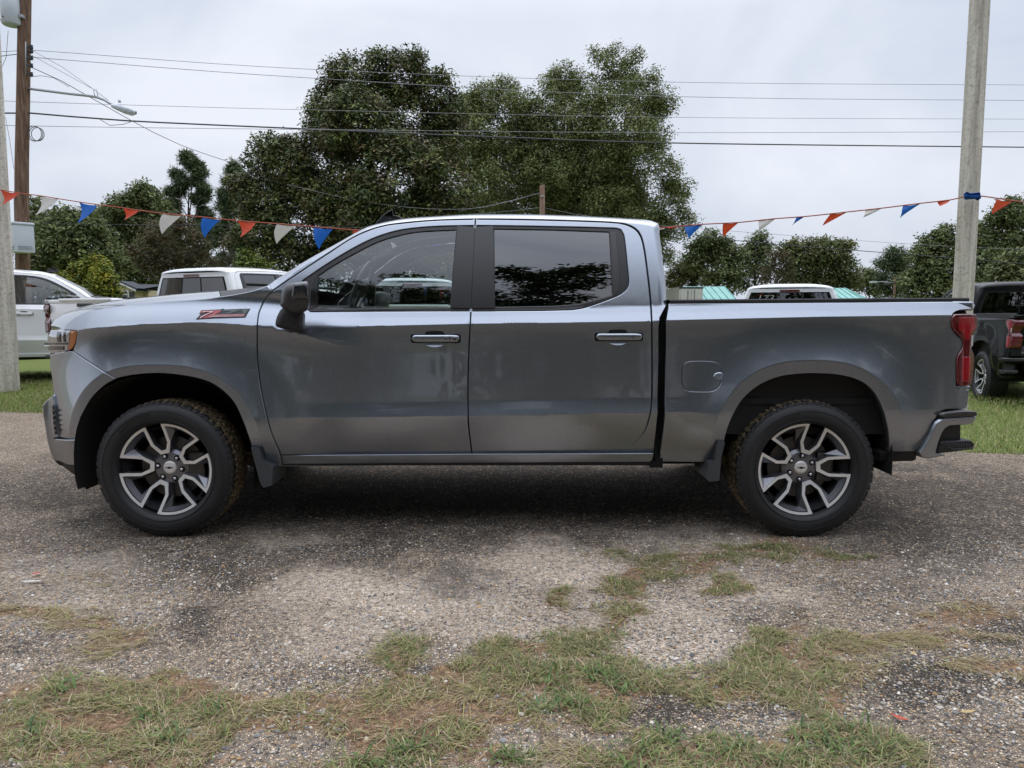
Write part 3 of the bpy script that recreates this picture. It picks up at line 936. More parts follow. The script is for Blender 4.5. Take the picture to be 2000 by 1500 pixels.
mb.tube([(-2.03, YS + .3, .40), (-2.03, 2 * YC - YS - .3, .40)], .04, 10)
mb.tube([(-.8, YC + .3, .40), (.9, YC + .3, .40), (1.3, YC + .45, .50), (2.5, YC + .6, .45)], .035, 8)
mb.add(lathe([(0, -.14), (.13, -.09), (.15, 0), (.13, .09), (0, .14)], 12)[0] + [1.714, YC, .40], lathe([(0, -.14), (.13, -.09), (.15, 0), (.13, .09), (0, .14)], 12)[1])
part('chassis', np.concatenate(mb.V), mb.F, M['liner'], both=False, smooth=False)
# wheel housings
def liner(c, a, b, a0, a1):
    rows = []
    for ang in np.linspace(a0, a1, 28):
        t = R(ang)
        ca, sa = math.cos(t), math.sin(t)
        m = (abs(ca) ** 2.5 + abs(max(sa, 0)) ** 2.5) ** (1 / 2.5) if sa > 0 else 1.0
        x = c[0] + a * ca / m; z = c[1] + (b * sa / m if sa > 0 else .5 * sa)
        rows.append([[x, YS + .035, z], [x, YS + .50, z], [c[0] + (x - c[0]) * (.2 if z > c[1] + .12 else .95), YS + .52, c[1] + .12 + (z - c[1] - .12) * (.2 if z > c[1] + .12 else .95)]])
    return loft(rows)
for c, a, b, nm, a0, a1 in ((WF, .525, .560, 'front_wheel_liner', -12, 193), (WR, .505, .585, 'rear_wheel_liner', -3, 190)):
    V, F = liner(c, a, b, a0, a1)
    part(nm, V, F, M['liner'])
# front closing: grille wall, lower bumper centre, chrome bars
xg0 = px_side([(96, 668)])[0][0]
mb = MB()
yl, yr = YS + .36, 2 * YC - YS - .36
mb.box(xg0 + .02, xg0 + .30, yl, yr, .78, 1.26, .02)
part('grille', np.concatenate(mb.V), mb.F, M['plastic'], both=False)
mb = MB()
for z, q in ((.92, .06), (1.02, .05), (1.14, -.01)):
    mb.box(xg0 + q, xg0 + q + .06, yl + .0, yr - .0, z, z + .028, .008)
part('grille_bar', np.concatenate(mb.V), mb.F, M['chrome'], both=False)
xbm = px_side([(84, 800)], fn=ins_bmp)[0][0]
mb = MB(); mb.box(xbm + .03, xbm + .30, YS + .34, 2 * YC - YS - .34, .44, .72, .03)
part('bumper_centre', np.concatenate(mb.V), mb.F, M['paint'], front_bumper, both=False)
# hood front lip closing down to the grille
rows = [hoodrow0 + [.0, 0, 0], hoodrow0 + [.012, 0, -.03], hoodrow0 + [.05, 0, -.07]]
V, F = loft([list(map(list, r)) for r in rows])
part('hood_lip', V, F, M['paint'], both=False)

# mud flaps
def flap(pts, y0, y1):
    q = np.array([unp(a, b, y0)[[0, 2]] for a, b in pts]); n = len(q)
    V = np.vstack([np.stack([q[:, 0], np.full(n, y0), q[:, 1]], 1), np.stack([q[:, 0], np.full(n, y1), q[:, 1]], 1)])
    F = [tuple(range(n)), tuple(range(n, 2 * n))[::-1]] + [(i, n + i, n + (i + 1) % n, (i + 1) % n) for i in range(n)]
    return V, F
part('mud_flap', *flap([(490, 874), (506, 875), (512, 900), (533, 912), (531, 948), (514, 953), (507, 940)], YS + .0, YS + .26), M['flap'], smooth=False)
part('mud_flap', *flap([(1402, 862), (1416, 864), (1409, 893), (1405, 939), (1385, 941), (1378, 934), (1384, 902), (1396, 901)], YS + .0, YS + .26), M['flap'], smooth=False)

# door mirror
def blob(px_pts, levels, nm, m, parent):
    base = crom(list(px_pts) + [px_pts[0]], 4)[:-1]; c = base.mean(0); rows = []
    for yoff, sc_, sh in levels:
        q = c + (base - c) * sc_ + sh
        rows.append(np.array([unp(a, b, YS + yoff) for a, b in q]))
    n = len(base); V = np.vstack(rows); F = []
    for i in range(len(rows) - 1):
        for k in range(n):
            k2 = (k + 1) % n; F.append((i * n + k, i * n + k2, (i + 1) * n + k2, (i + 1) * n + k))
    F.append(tuple((len(rows) - 1) * n + k for k in range(n))); F.append(tuple(range(n))[::-1])
    return part(nm, V, F, m, parent)[0]
head = [(552, 566), (557, 558), (567, 553), (585, 551), (600, 549.5), (604, 555), (606.5, 570), (607, 585), (604, 598), (600, 606), (590, 611), (580, 614.5), (566, 610), (552, 602), (547, 597), (548.5, 580)]
mir = blob(head, [(-.02, .80, (0, 0)), (-.06, 1.0, (0, 0)), (-.17, 1.0, (0, 0)), (-.215, .93, (0, 0)), (-.235, .75, (0, 0)), (-.24, .4, (0, 0))], 'door_mirror', M['applique'], front_door)
cap_ = [(572, 553), (590, 551), (600, 550.5), (602, 557), (603, 570), (603.5, 584), (590, 585), (570, 585), (569.5, 570)]
blob(cap_, [(-.20, 1.0, (0, 0)), (-.232, .98, (0, 0)), (-.243, .9, (0, 0)), (-.248, .6, (0, 0))], 'mirror_cap', M['lensdark'], front_door)
arm = [(547, 606), (541, 618), (538, 630), (541, 638.5), (565, 645), (589, 650.5), (592.5, 644), (592, 628), (592, 612), (580, 600), (560, 596)]
blob(arm, [(.02, .9, (6, 0)), (-.04, 1.0, (2, 0)), (-.13, 1.0, (0, 0)), (-.16, .9, (0, 0)), (-.17, .6, (0, 0))], 'mirror_arm', M['plastic'], front_door)

# cabin: seats, dash, steering wheel
mb = MB()
def seatset(x, yc, head=True):
    mb.box(x - .30, x + .22, yc - .26, yc + .26, .80, .98, .06)
    V, F = bbox(-.07, .07, -.25, .25, 0, .62, .05)
    V = V.copy(); V[:, 0] += V[:, 2] * .22
    mb.add(V + [x + .22, yc, .93], F)
    V, F = bbox(-.05, .05, -.14, .14, 0, .20, .04)
    mb.add(V + [x + .22 + .15, yc, 1.57], F)
for yc in (YC - .40, YC + .40):
    seatset(-.55, yc); seatset(.30, yc)
part('seats', np.concatenate(mb.V), mb.F, M['seat'], both=False)
xd = unp(625, 590, YS + .4)[0]
mb = MB(); mb.box(xd - .35, xd + .22, YS + .12, 2 * YC - YS - .12, 1.12, 1.36, .07)
part('dashboard', np.concatenate(mb.V), mb.F, M['inside'], both=False)
sw = unp(706, 545, YC - .40)
tor = [(.175 * math.cos(a), .175 * math.sin(a), 0) for a in np.linspace(0, 2 * math.pi, 33)]
mb = MB(); mb.tube(tor, .017, 8, False)
mb.box(-.165, .165, -.02, .02, -.008, .008, .004); mb.box(-.02, .02, -.165, 0, -.008, .008, .004); mb.box(-.06, .06, -.06, .06, -.015, .02, .012)
V = np.concatenate(mb.V)
a = R(68)      # wheel plane tilts towards the driver
X2 = V[:, 2] * math.sin(a) + V[:, 1] * math.cos(a); Z2 = V[:, 1] * math.sin(a) - V[:, 2] * math.cos(a)
V2 = np.stack([X2, V[:, 0], Z2], 1)
part('steering_wheel', V2 + [sw[0], YC - .40, sw[2] - .06], mb.F, M['wheelrim'], both=False)

# badge on the fender
def bpoly(name, pts, m, extra):
    V, F, N = panel(px_side(pts), extra=extra, sp=.05, bev=.0008, depth=.006)
    return part(name, V, F, m, fender, N)
S_ = lambda pts: [(370 + a / 14.2857, 590 + b / 14.2857) for a, b in pts]
bpoly('badge_back', S_([(185, 480), (330, 325), (275, 320), (340, 225), (880, 200), (905, 185), (970, 185), (985, 205), (1420, 185), (1700, 180), (1560, 425), (700, 450)]), M['badge_dark'], -.004)
bpoly('badge_letter', S_([(340, 240), (890, 225), (860, 285), (500, 430), (660, 425), (640, 440), (260, 460), (320, 400), (560, 290), (310, 300)]), M['badge_red'], -.0065)
bpoly('badge_outline', S_([(400, 262), (690, 255), (340, 440), (310, 440), (340, 405), (600, 280), (390, 285)]), M['badge_light'], -.0085)
bpoly('badge_outline', S_([(440, 268), (600, 264), (560, 278), (430, 280)]), M['badge_red'], -.0105)
bpoly('badge_outline', S_([(640, 275), (660, 285), (380, 420), (355, 420)]), M['badge_red'], -.0105)
bpoly('badge_number', S_([(985, 220), (1420, 205), (1400, 235), (1130, 325), (930, 335), (1180, 250), (965, 262)]), M['badge_grey'], -.0065)
bpoly('badge_number', S_([(1480, 205), (1660, 200), (1580, 325), (1470, 328), (1510, 250), (1460, 262)]), M['badge_grey'], -.0065)
bpoly('badge_bar', S_([(620, 350), (1560, 335), (1535, 400), (500, 425)]), M['badge_red'], -.0065)
bpoly('badge_bar', S_([(660, 362), (1540, 350), (1536, 358), (640, 372)]), M['badge_light'], -.0085)
bpoly('badge_bar', S_([(560, 398), (1530, 384), (1526, 393), (540, 410)]), M['badge_light'], -.0085)

# ------------------------------------------------------------------ wheels
RR = .272
def rimdep(r): return .072 * (1 - r / RR)
def p3(theta, s, r, extra=0.0):
    """point in wheel plane: s tangential, r radial along direction theta; y = depth"""
    c, s_ = math.cos(theta), math.sin(theta)
    x = r * c - s * s_; z = r * s_ + s * c
    return [x, rimdep(math.hypot(x, z)) + extra, z]
def build_wheel():
    fac, spk, drk = MB(), MB(), MB()
    Pi = [(.172, .985), (.160, .70), (.150, .56), (.055, .405)]
    Po = [(.262, .950), (.230, .89), (.216, .555), (.094, .322)]
    Pi = [(s * RR, r * RR) for s, r in Pi]; Po = [(s * RR, r * RR) for s, r in Po]
    for k in range(5):
        th = 2 * math.pi * k / 5
        inn = [p3(th, s, r) for s, r in Pi] + [p3(th, -s, r) for s, r in Pi[::-1]]
        out = [p3(th, s, r) for s, r in Po] + [p3(th, -s, r) for s, r in Po[::-1]]
        n = len(inn)
        V = np.array(inn + out)
        F = [(i, i + 1, n + i + 1, n + i) for i in range(n - 1)]
        Vb = V + [0, .006, 0]
        fac.add(np.vstack([V, Vb]), F + [(i, 2 * n + i, 2 * n + i + 1, i + 1) for i in range(n - 1)] + [(n + i, n + i + 1, 3 * n + i + 1, 3 * n + i) for i in range(n - 1)])
        # slot walls
        w0 = np.array(inn) + [0, .006, 0]; w1 = np.array(inn) * [.97, 1, .97] + [0, .055, 0]
        spk.add(np.vstack([w0, w1]), [(i, n + i, n + i + 1, i + 1) for i in range(n - 1)])
        # sloping outer facets of the spokes
        Px = [(.40, .90), (.36, .80), (.255, .53), (.115, .28)]
        Px = [(s * RR, r * RR) for s, r in Px]
        fx_ = [p3(th, s, r, .042) for s, r in Px] + [p3(th, -s, r, .042) for s, r in Px[::-1]]
        o0 = np.array(out) + [0, .006, 0]; f0 = np.array(fx_); f1 = f0 + [0, .03, 0]
        spk.add(np.vstack([o0, f0, f1]), [(i, i + 1, n + i + 1, n + i) for i in range(n - 1)] + [(n + i, n + i + 1, 2 * n + i + 1, 2 * n + i) for i in range(n - 1)])
        # rim arc between this slot and the next
        a0 = math.asin(.172 / .985); a1 = 2 * math.pi / 5 - a0
        A0 = []; A1 = []; A2 = []
        for t in np.linspace(a0, a1, 12):
            c, s = math.cos(th + t), math.sin(th + t)
            A0.append([RR * c, 0, RR * s]); A1.append([.945 * RR * c, .004, .945 * RR * s]); A2.append([.86 * RR * c, .045, .86 * RR * s])
        fac.add(np.array(A0 + A1), [(i, 12 + i, 13 + i, i + 1) for i in range(11)])
        spk.add(np.array(A1) + [0, .002, 0], []); b0 = spk.n - 12
        spk.add(np.array(A2), [])
        spk.F += [[b0 + i, b0 + 12 + i, b0 + 13 + i, b0 + i + 1] for i in range(11)]
    hubV, hubF = lathe([(0, .058), (.20 * RR, .058), (.33 * RR, .062), (.40 * RR, .075), (.42 * RR, .10)], 40)
    spk.add(hubV, hubF)
    tyre = [(.265, .03), (.275, .004), (.279, -.010), (.289, -.022), (.308, -.031), (.335, -.034), (.362, -.028), (.383, -.014), (.394, .004), (.4, .03), (.402, .12), (.4, .21), (.394, .235), (.375, .255), (.33, .27), (.27, .25)]
    # sidewall only: outboard to the shoulder
    sw_ = lathe(tyre[:9], 72); td = lathe(tyre[8:], 72)
    blocks, bside = MB(), MB()
    nb = 66
    for k in range(nb):
        for row, (y, w, r, l) in enumerate(((.015, .036, .3995, .024), (.062, .036, .4035, .021), (.108, .034, .4035, .022), (.152, .036, .4035, .021), (.196, .036, .4, .024))):
            a = 2 * math.pi * (k + .5 * (row % 2) + .12 * ((k * 7 + row) % 3)) / nb
            V, F = bbox(-l / 2, l / 2, y - w / 2, y + w / 2, -.012, .003, .0015)
            c, s = math.cos(a), math.sin(a)
            W = np.stack([(r + V[:, 2]) * c - V[:, 0] * s, V[:, 1], (r + V[:, 2]) * s + V[:, 0] * c], 1)
            (bside if row == 0 else blocks).add(W, F)
        a = 2 * math.pi * (k + .3) / nb            # shoulder lug running down the side
        hgt = .034 if k % 2 else .022
        V, F = bbox(-.015, .015, -.004, .004, -hgt, .004, .002)
        V = V.copy(); V[:, 1] += -.002 + (V[:, 2] < -.01) * -.012
        c, s = math.cos(a), math.sin(a)
        bside.add(np.stack([(.394 + V[:, 2]) * c - V[:, 0] * s, V[:, 1] - .0, (.394 + V[:, 2]) * s + V[:, 0] * c], 1), F)
    for r in (.300, .352):
        bside.add(*lathe([(r - .002, -.0285 if r < .32 else -.0295), (r, -.0335 if r < .32 else -.0335), (r + .002, -.0285 if r < .32 else -.0295)], 72))
    barrel = lathe([(.255, .006), (.250, .03), (.232, .055), (.225, .20), (.25, .26)], 48)
    discV = lathe([(.05, .095), (.185, .095), (.185, .115), (.05, .115)], 40)
    cal = MB(); cal.box(.10, .20, .07, .16, -.09, .09, .015)
    back = lathe([(0, .19), (.23, .19)], 32)
    capm = lathe([(0, .050), (.025, .050), (.036, .052), (.040, .058), (.040, .07)], 32)
    lugs, pock = MB(), MB()
    for k in range(6):
        a = 2 * math.pi * (k + .15) / 6; r = .262 * RR
        V, F = lathe([(0, .046), (.006, .0465), (.0095, .050), (.011, .062)], 10)
        lugs.add(V + [r * math.cos(a), 0, r * math.sin(a)], F)
        V, F = lathe([(0, .0570), (.0175, .0570), (.019, .063)], 14)
        pock.add(V + [r * math.cos(a), -.0, r * math.sin(a)], F)
    bow = MB()
    poly = [(-.024, -.003), (-.022, .003), (-.009, .003), (-.008, .0065), (.009, .0065), (.0085, .003), (.024, .003), (.022, -.003), (.009, -.003), (.008, -.0065), (-.009, -.0065), (-.0085, -.003)]
    n = len(poly)
    bow.add([(x, .0485, z) for x, z in poly] + [(x, .051, z) for x, z in poly], [tuple(range(n))] + [(i, (i + 1) % n, n + (i + 1) % n, n + i) for i in range(n)])
    return dict(barrel=(barrel[0], barrel[1], 'rimdark', True), tyre=(np.vstack([sw_[0], np.concatenate(bside.V)]), [list(f) for f in sw_[1]] + [[i + len(sw_[0]) for i in f] for f in bside.F], 'rubber', True),
                tread=(np.vstack([td[0], np.concatenate(blocks.V)]), [list(f) for f in td[1]] + [[i + len(td[0]) for i in f] for f in blocks.F], 'mud', True),
                rim=(np.concatenate(spk.V), spk.F, 'rimgrey', False), rim_face=(np.concatenate(fac.V), fac.F, 'machined', False),
                brake_disc=(discV[0], discV[1], 'disc', False), brake_caliper=(np.concatenate(cal.V), cal.F, 'disc', False), dust_shield=(back[0], back[1], 'gap', False),
                centre_cap=(capm[0], capm[1], 'machined', True), lug_nuts=(np.concatenate(lugs.V), lugs.F, 'chrome', True), lug_pockets=(np.concatenate(pock.V), pock.F, 'gap', False), cap_emblem=(np.concatenate(bow.V), bow.F, 'badge_dark', False))
M['letter'] = mat('raised_rubber', (.008, .008, .009), .45)
WP = {k: mesh_data(k, v[0], v[1], M[v[2]], None, v[3]) for k, v in build_wheel().items()}
def lettering(txt, r, size, a_mid):
    cu = bpy.data.curves.new('txt', 'FONT'); cu.body = txt; cu.size = size; cu.extrude = .0012; cu.space_character = 1.25
    to = bpy.data.objects.new('tmp', cu); COL.objects.link(to)
    dg = bpy.context.evaluated_depsgraph_get(); dg.update()
    me = bpy.data.meshes.new_from_object(to.evaluated_get(dg)); bpy.data.objects.remove(to)
    co = np.empty(len(me.vertices) * 3); me.vertices.foreach_get('co', co); co = co.reshape(-1, 3)
    xm = co[:, 0].max() / 2
    a = a_mid - (co[:, 0] - xm) / r; q = r + co[:, 1]
    out = np.stack([q * np.cos(a), -.0335 - co[:, 2] + .06 * np.clip(q - .345, 0, 1), q * np.sin(a)], 1)
    F = [list(p_.vertices) for p_ in me.polygons]
    bpy.data.meshes.remove(me)
    return out, F
la, lb = lettering('GOODYEAR', .322, .034, R(118)), lettering('WRANGLER', .322, .034, R(-62))
WP['tyre_lettering'] = mesh_data('tyre_lettering', np.vstack([la[0], lb[0]]), la[1] + [[i + len(la[0]) for i in f] for f in lb[1]], M['letter'], None, False)
def add_wheel(parent, loc, spin, far=False):
    w = link(bpy.data.objects.new('wheel', WP['barrel'])); w.parent = parent
    w.location = loc; w.rotation_euler = (0, -spin, math.pi if far else 0)
    for k in WP:
        if k == 'barrel': continue
        c = link(bpy.data.objects.new(k, WP[k])); c.parent = w
        if k in ('cap_emblem', 'brake_caliper', 'tyre_lettering'): c.rotation_euler = (0, spin, 0)
        if k in ('lug_nuts', 'lug_pockets'): c['kind'] = 'stuff'
    return w
YW = 4.083
for c, sp_ in ((WF, R(103)), (WR, R(76))):
    add_wheel(truck, (c[0] - ROOT[0], YW - YC, c[1] + .004), sp_)
    add_wheel(truck, (c[0] - ROOT[0], YC - YW, c[1] + .004), sp_ + 1, True)
# ================================================================== GROUND
_lat = rng.random((256, 256))
def vnoise(x, y):
    xi = np.floor(x).astype(int); yi = np.floor(y).astype(int); fx = x - xi; fy = y - yi
    fx = fx * fx * (3 - 2 * fx); fy = fy * fy * (3 - 2 * fy)
    g = lambda i, j: _lat[i & 255, j & 255]
    return (g(xi, yi) * (1 - fx) + g(xi + 1, yi) * fx) * (1 - fy) + (g(xi, yi + 1) * (1 - fx) + g(xi + 1, yi + 1) * fx) * fy
def fbm(x, y, o=4):
    s = 0; a = .5; t = 0
    for k in range(o):
        s = s + a * vnoise(x * 2 ** k + 17.3 * k, y * 2 ** k + 5.7 * k); t += a; a *= .55
    return s / t

EL = ung(40, 804); ER = ung(1950, 884)
def edge_y(x):
    x = np.clip(x, -14, 9)
    return EL[1] + (x - EL[0]) * (ER[1] - EL[1]) / (ER[0] - EL[0])
def lawn_z(x, y):
    d = np.clip((y - edge_y(x) - .3) / 3.0, 0, 1)
    x = np.clip(x, -14, 14)
    return -.008 - np.where(x < 0, .0138, .0125) * x * d * d * (3 - 2 * d)

def field(px, py, blobs):
    """soft union of ellipses given in photo pixels"""
    s = np.zeros_like(px)
    for cx, cy, rx, ry, a in blobs:
        d = ((px - cx) / rx) ** 2 + ((py - cy) / ry) ** 2
        s = np.maximum(s, a * np.clip(1.35 - d, 0, 1))
    return s
GRASS = [(1225, 1140, 24, 30, .9), (1205, 1205, 40, 16, .9), (1090, 1262, 60, 22, .9), (60, 1375, 110, 35, .8), (260, 1400, 180, 50, .9), (480, 1420, 130, 55, .8), (130, 1470, 160, 45, .9), (330, 1485, 120, 40, .8), (760, 1455, 160, 60, .8), (700, 1390, 140, 40, .6), (905, 1470, 90, 40, .7),
         (770, 1285, 62, 42, 1.0), (790, 1340, 60, 35, .7), (985, 1290, 95, 32, .9), (1060, 1320, 90, 35, 1.0), (1150, 1330, 90, 55, 1.0), (1000, 1350, 100, 30, .6), (1270, 1345, 120, 28, .8), (1400, 1345, 110, 38, .9), (1530, 1330, 110, 48, .9),
         (1560, 1275, 110, 30, .8), (1505, 1248, 38, 16, .9), (1600, 1375, 80, 45, .8), (1650, 1450, 170, 50, .9), (1470, 1480, 190, 35, .95), (1300, 1470, 140, 40, .9), (1180, 1480, 110, 32, .7), (1720, 1420, 90, 30, .7), (1850, 1495, 120, 18, .5),
         (1240, 1105, 45, 20, .9), (1345, 1108, 70, 22, .8), (1430, 1148, 40, 14, .9), (1320, 1078, 60, 10, .7), (1480, 1078, 130, 18, .75), (1640, 1086, 62, 12, .6), (1180, 1082, 45, 8, .5), (1235, 1170, 22, 45, .6), (1240, 1195, 28, 16, .9),
         (1112, 1168, 36, 12, .9), (1135, 1235, 60, 16, .8), (1180, 1222, 50, 14, .8), (810, 1243, 45, 9, .5)]
STRAW = [(130, 1420, 260, 80, .75), (520, 1430, 240, 60, .7), (820, 1400, 220, 70, .7), (1250, 1450, 260, 50, .5), (1620, 1330, 160, 60, .6), (60, 1200, 110, 12, .9), (150, 1222, 60, 12, .7), (200, 1240, 50, 22, .7), (165, 1265, 45, 20, .6), (310, 1342, 120, 14, .8), (240, 1360, 150, 25, .9), (500, 1372, 260, 16, .8), (90, 1130, 100, 8, .4), (230, 1150, 40, 6, .4), (1760, 1255, 150, 14, .9), (1900, 1240, 120, 10, .7),
         (1650, 1262, 120, 20, .9), (1930, 1300, 90, 14, .8), (880, 1330, 70, 40, .8), (940, 1390, 160, 35, .8), (600, 1450, 120, 60, .6), (1860, 1190, 120, 10, .4)]
SOIL = GRASS + STRAW + [(700, 1420, 420, 75, .8), (1350, 1440, 420, 60, .6), (120, 1430, 300, 90, .9), (885, 1320, 70, 30, 1.0), (1235, 1140, 25, 60, .9), (1520, 1235, 60, 22, .55), (1870, 1195, 140, 18, .8), (1800, 1225, 60, 18, .6), (300, 1370, 330, 30, .9), (1650, 1245, 150, 10, .5), (450, 1450, 480, 60, .55), (1100, 1380, 320, 40, .5)]
GAPS = [(570, 1460, 95, 30, 1.0), (990, 1435, 60, 28, 1.0), (1150, 1428, 75, 15, 1.0), (1285, 1387, 75, 24, 1.0), (1430, 1412, 130, 28, 1.0), (1850, 1370, 175, 62, 1.0), (1950, 1440, 120, 50, 1.0), (835, 1312, 22, 22, .9), (1580, 1455, 60, 12, .8), (1960, 1270, 70, 22, .8), (30, 1490, 40, 12, .8)]
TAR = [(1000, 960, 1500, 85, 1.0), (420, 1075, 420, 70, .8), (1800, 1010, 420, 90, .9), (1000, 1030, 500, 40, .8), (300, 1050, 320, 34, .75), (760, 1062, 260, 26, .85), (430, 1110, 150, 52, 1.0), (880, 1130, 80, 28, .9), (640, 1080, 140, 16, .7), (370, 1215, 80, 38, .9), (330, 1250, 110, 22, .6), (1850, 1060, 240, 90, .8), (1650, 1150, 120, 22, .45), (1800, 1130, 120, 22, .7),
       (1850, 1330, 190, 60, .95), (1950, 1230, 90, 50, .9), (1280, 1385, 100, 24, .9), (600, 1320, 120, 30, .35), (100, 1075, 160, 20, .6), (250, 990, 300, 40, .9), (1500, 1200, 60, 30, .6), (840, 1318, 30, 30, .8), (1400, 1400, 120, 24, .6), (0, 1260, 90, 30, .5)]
FINE = [(780, 1160, 240, 50, 1.0), (1080, 1110, 150, 55, 1.0), (650, 1230, 150, 60, .6), (1300, 1230, 170, 80, .9), (130, 1110, 170, 35, .7), (150, 1165, 170, 40, .5), (1400, 1050, 250, 22, .6), (1880, 1120, 200, 30, .4), (1000, 1200, 240, 50, .6), (1450, 1160, 180, 40, .6), (560, 1045, 130, 14, .7), (950, 1480, 80, 40, .6)]
def dens_axis(segs):
    out = []
    for a, b, st in segs: out += list(np.arange(a, b, st))
    out.append(segs[-1][1]); return np.array(out)
gx = dens_axis([(-60, -12, 6), (-12, -5, .25), (-5, 5, .045), (5, 12, .25), (12, 60, 6)])
gt = dens_axis([(-45, -3, 3), (-3, 1.4, .4), (1.4, 4.4, .03), (4.4, 6.2, .08), (6.2, 6.6, .1)])     # scaled so 6.6 -> lot edge
X, T_ = np.meshgrid(gx, gt)
frac = np.clip((T_ - 4.4) / 2.2, 0, 1)
Y = T_ + frac * (edge_y(X) + .12 * (fbm(X * 2.1, X * 0 + 3) - .5) + .10 * (fbm(X * 9, X * 0 + 8) - .5) - 6.6)
Z = .010 * (fbm(X * 1.3, Y * 1.3) - .5) * ((Y > 1) & (Y < 4.0)) + .004 * (fbm(X * 6, Y * 6) - .5) * ((Y > 1) & (Y < 3.9))
nx, ny = len(gx), len(gt)
V = np.stack([X.ravel(), Y.ravel(), Z.ravel()], 1)
I = np.arange(nx * ny).reshape(ny, nx)
Fq = np.stack([I[:-1, :-1].ravel(), I[:-1, 1:].ravel(), I[1:, 1:].ravel(), I[1:, :-1].ravel()], 1)
px, py = proj(V)
front = V[:, 1] > 1.3
px = np.where(front, px, 1000); py = np.where(front, py, 1600)
wob = 1 * (fbm(V[:, 0] * 3.1, V[:, 1] * 3.1, 5) - .5); wob2 = fbm(V[:, 0] * 3.7 + 40, V[:, 1] * 3.7, 5) - .5
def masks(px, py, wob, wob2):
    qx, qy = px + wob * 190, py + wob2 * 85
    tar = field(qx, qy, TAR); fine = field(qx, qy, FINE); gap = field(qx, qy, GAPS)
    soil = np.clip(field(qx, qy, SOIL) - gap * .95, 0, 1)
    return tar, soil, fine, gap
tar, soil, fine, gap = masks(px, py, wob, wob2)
soil = np.where(front, soil, .3); tar = np.where(front, tar, .5)

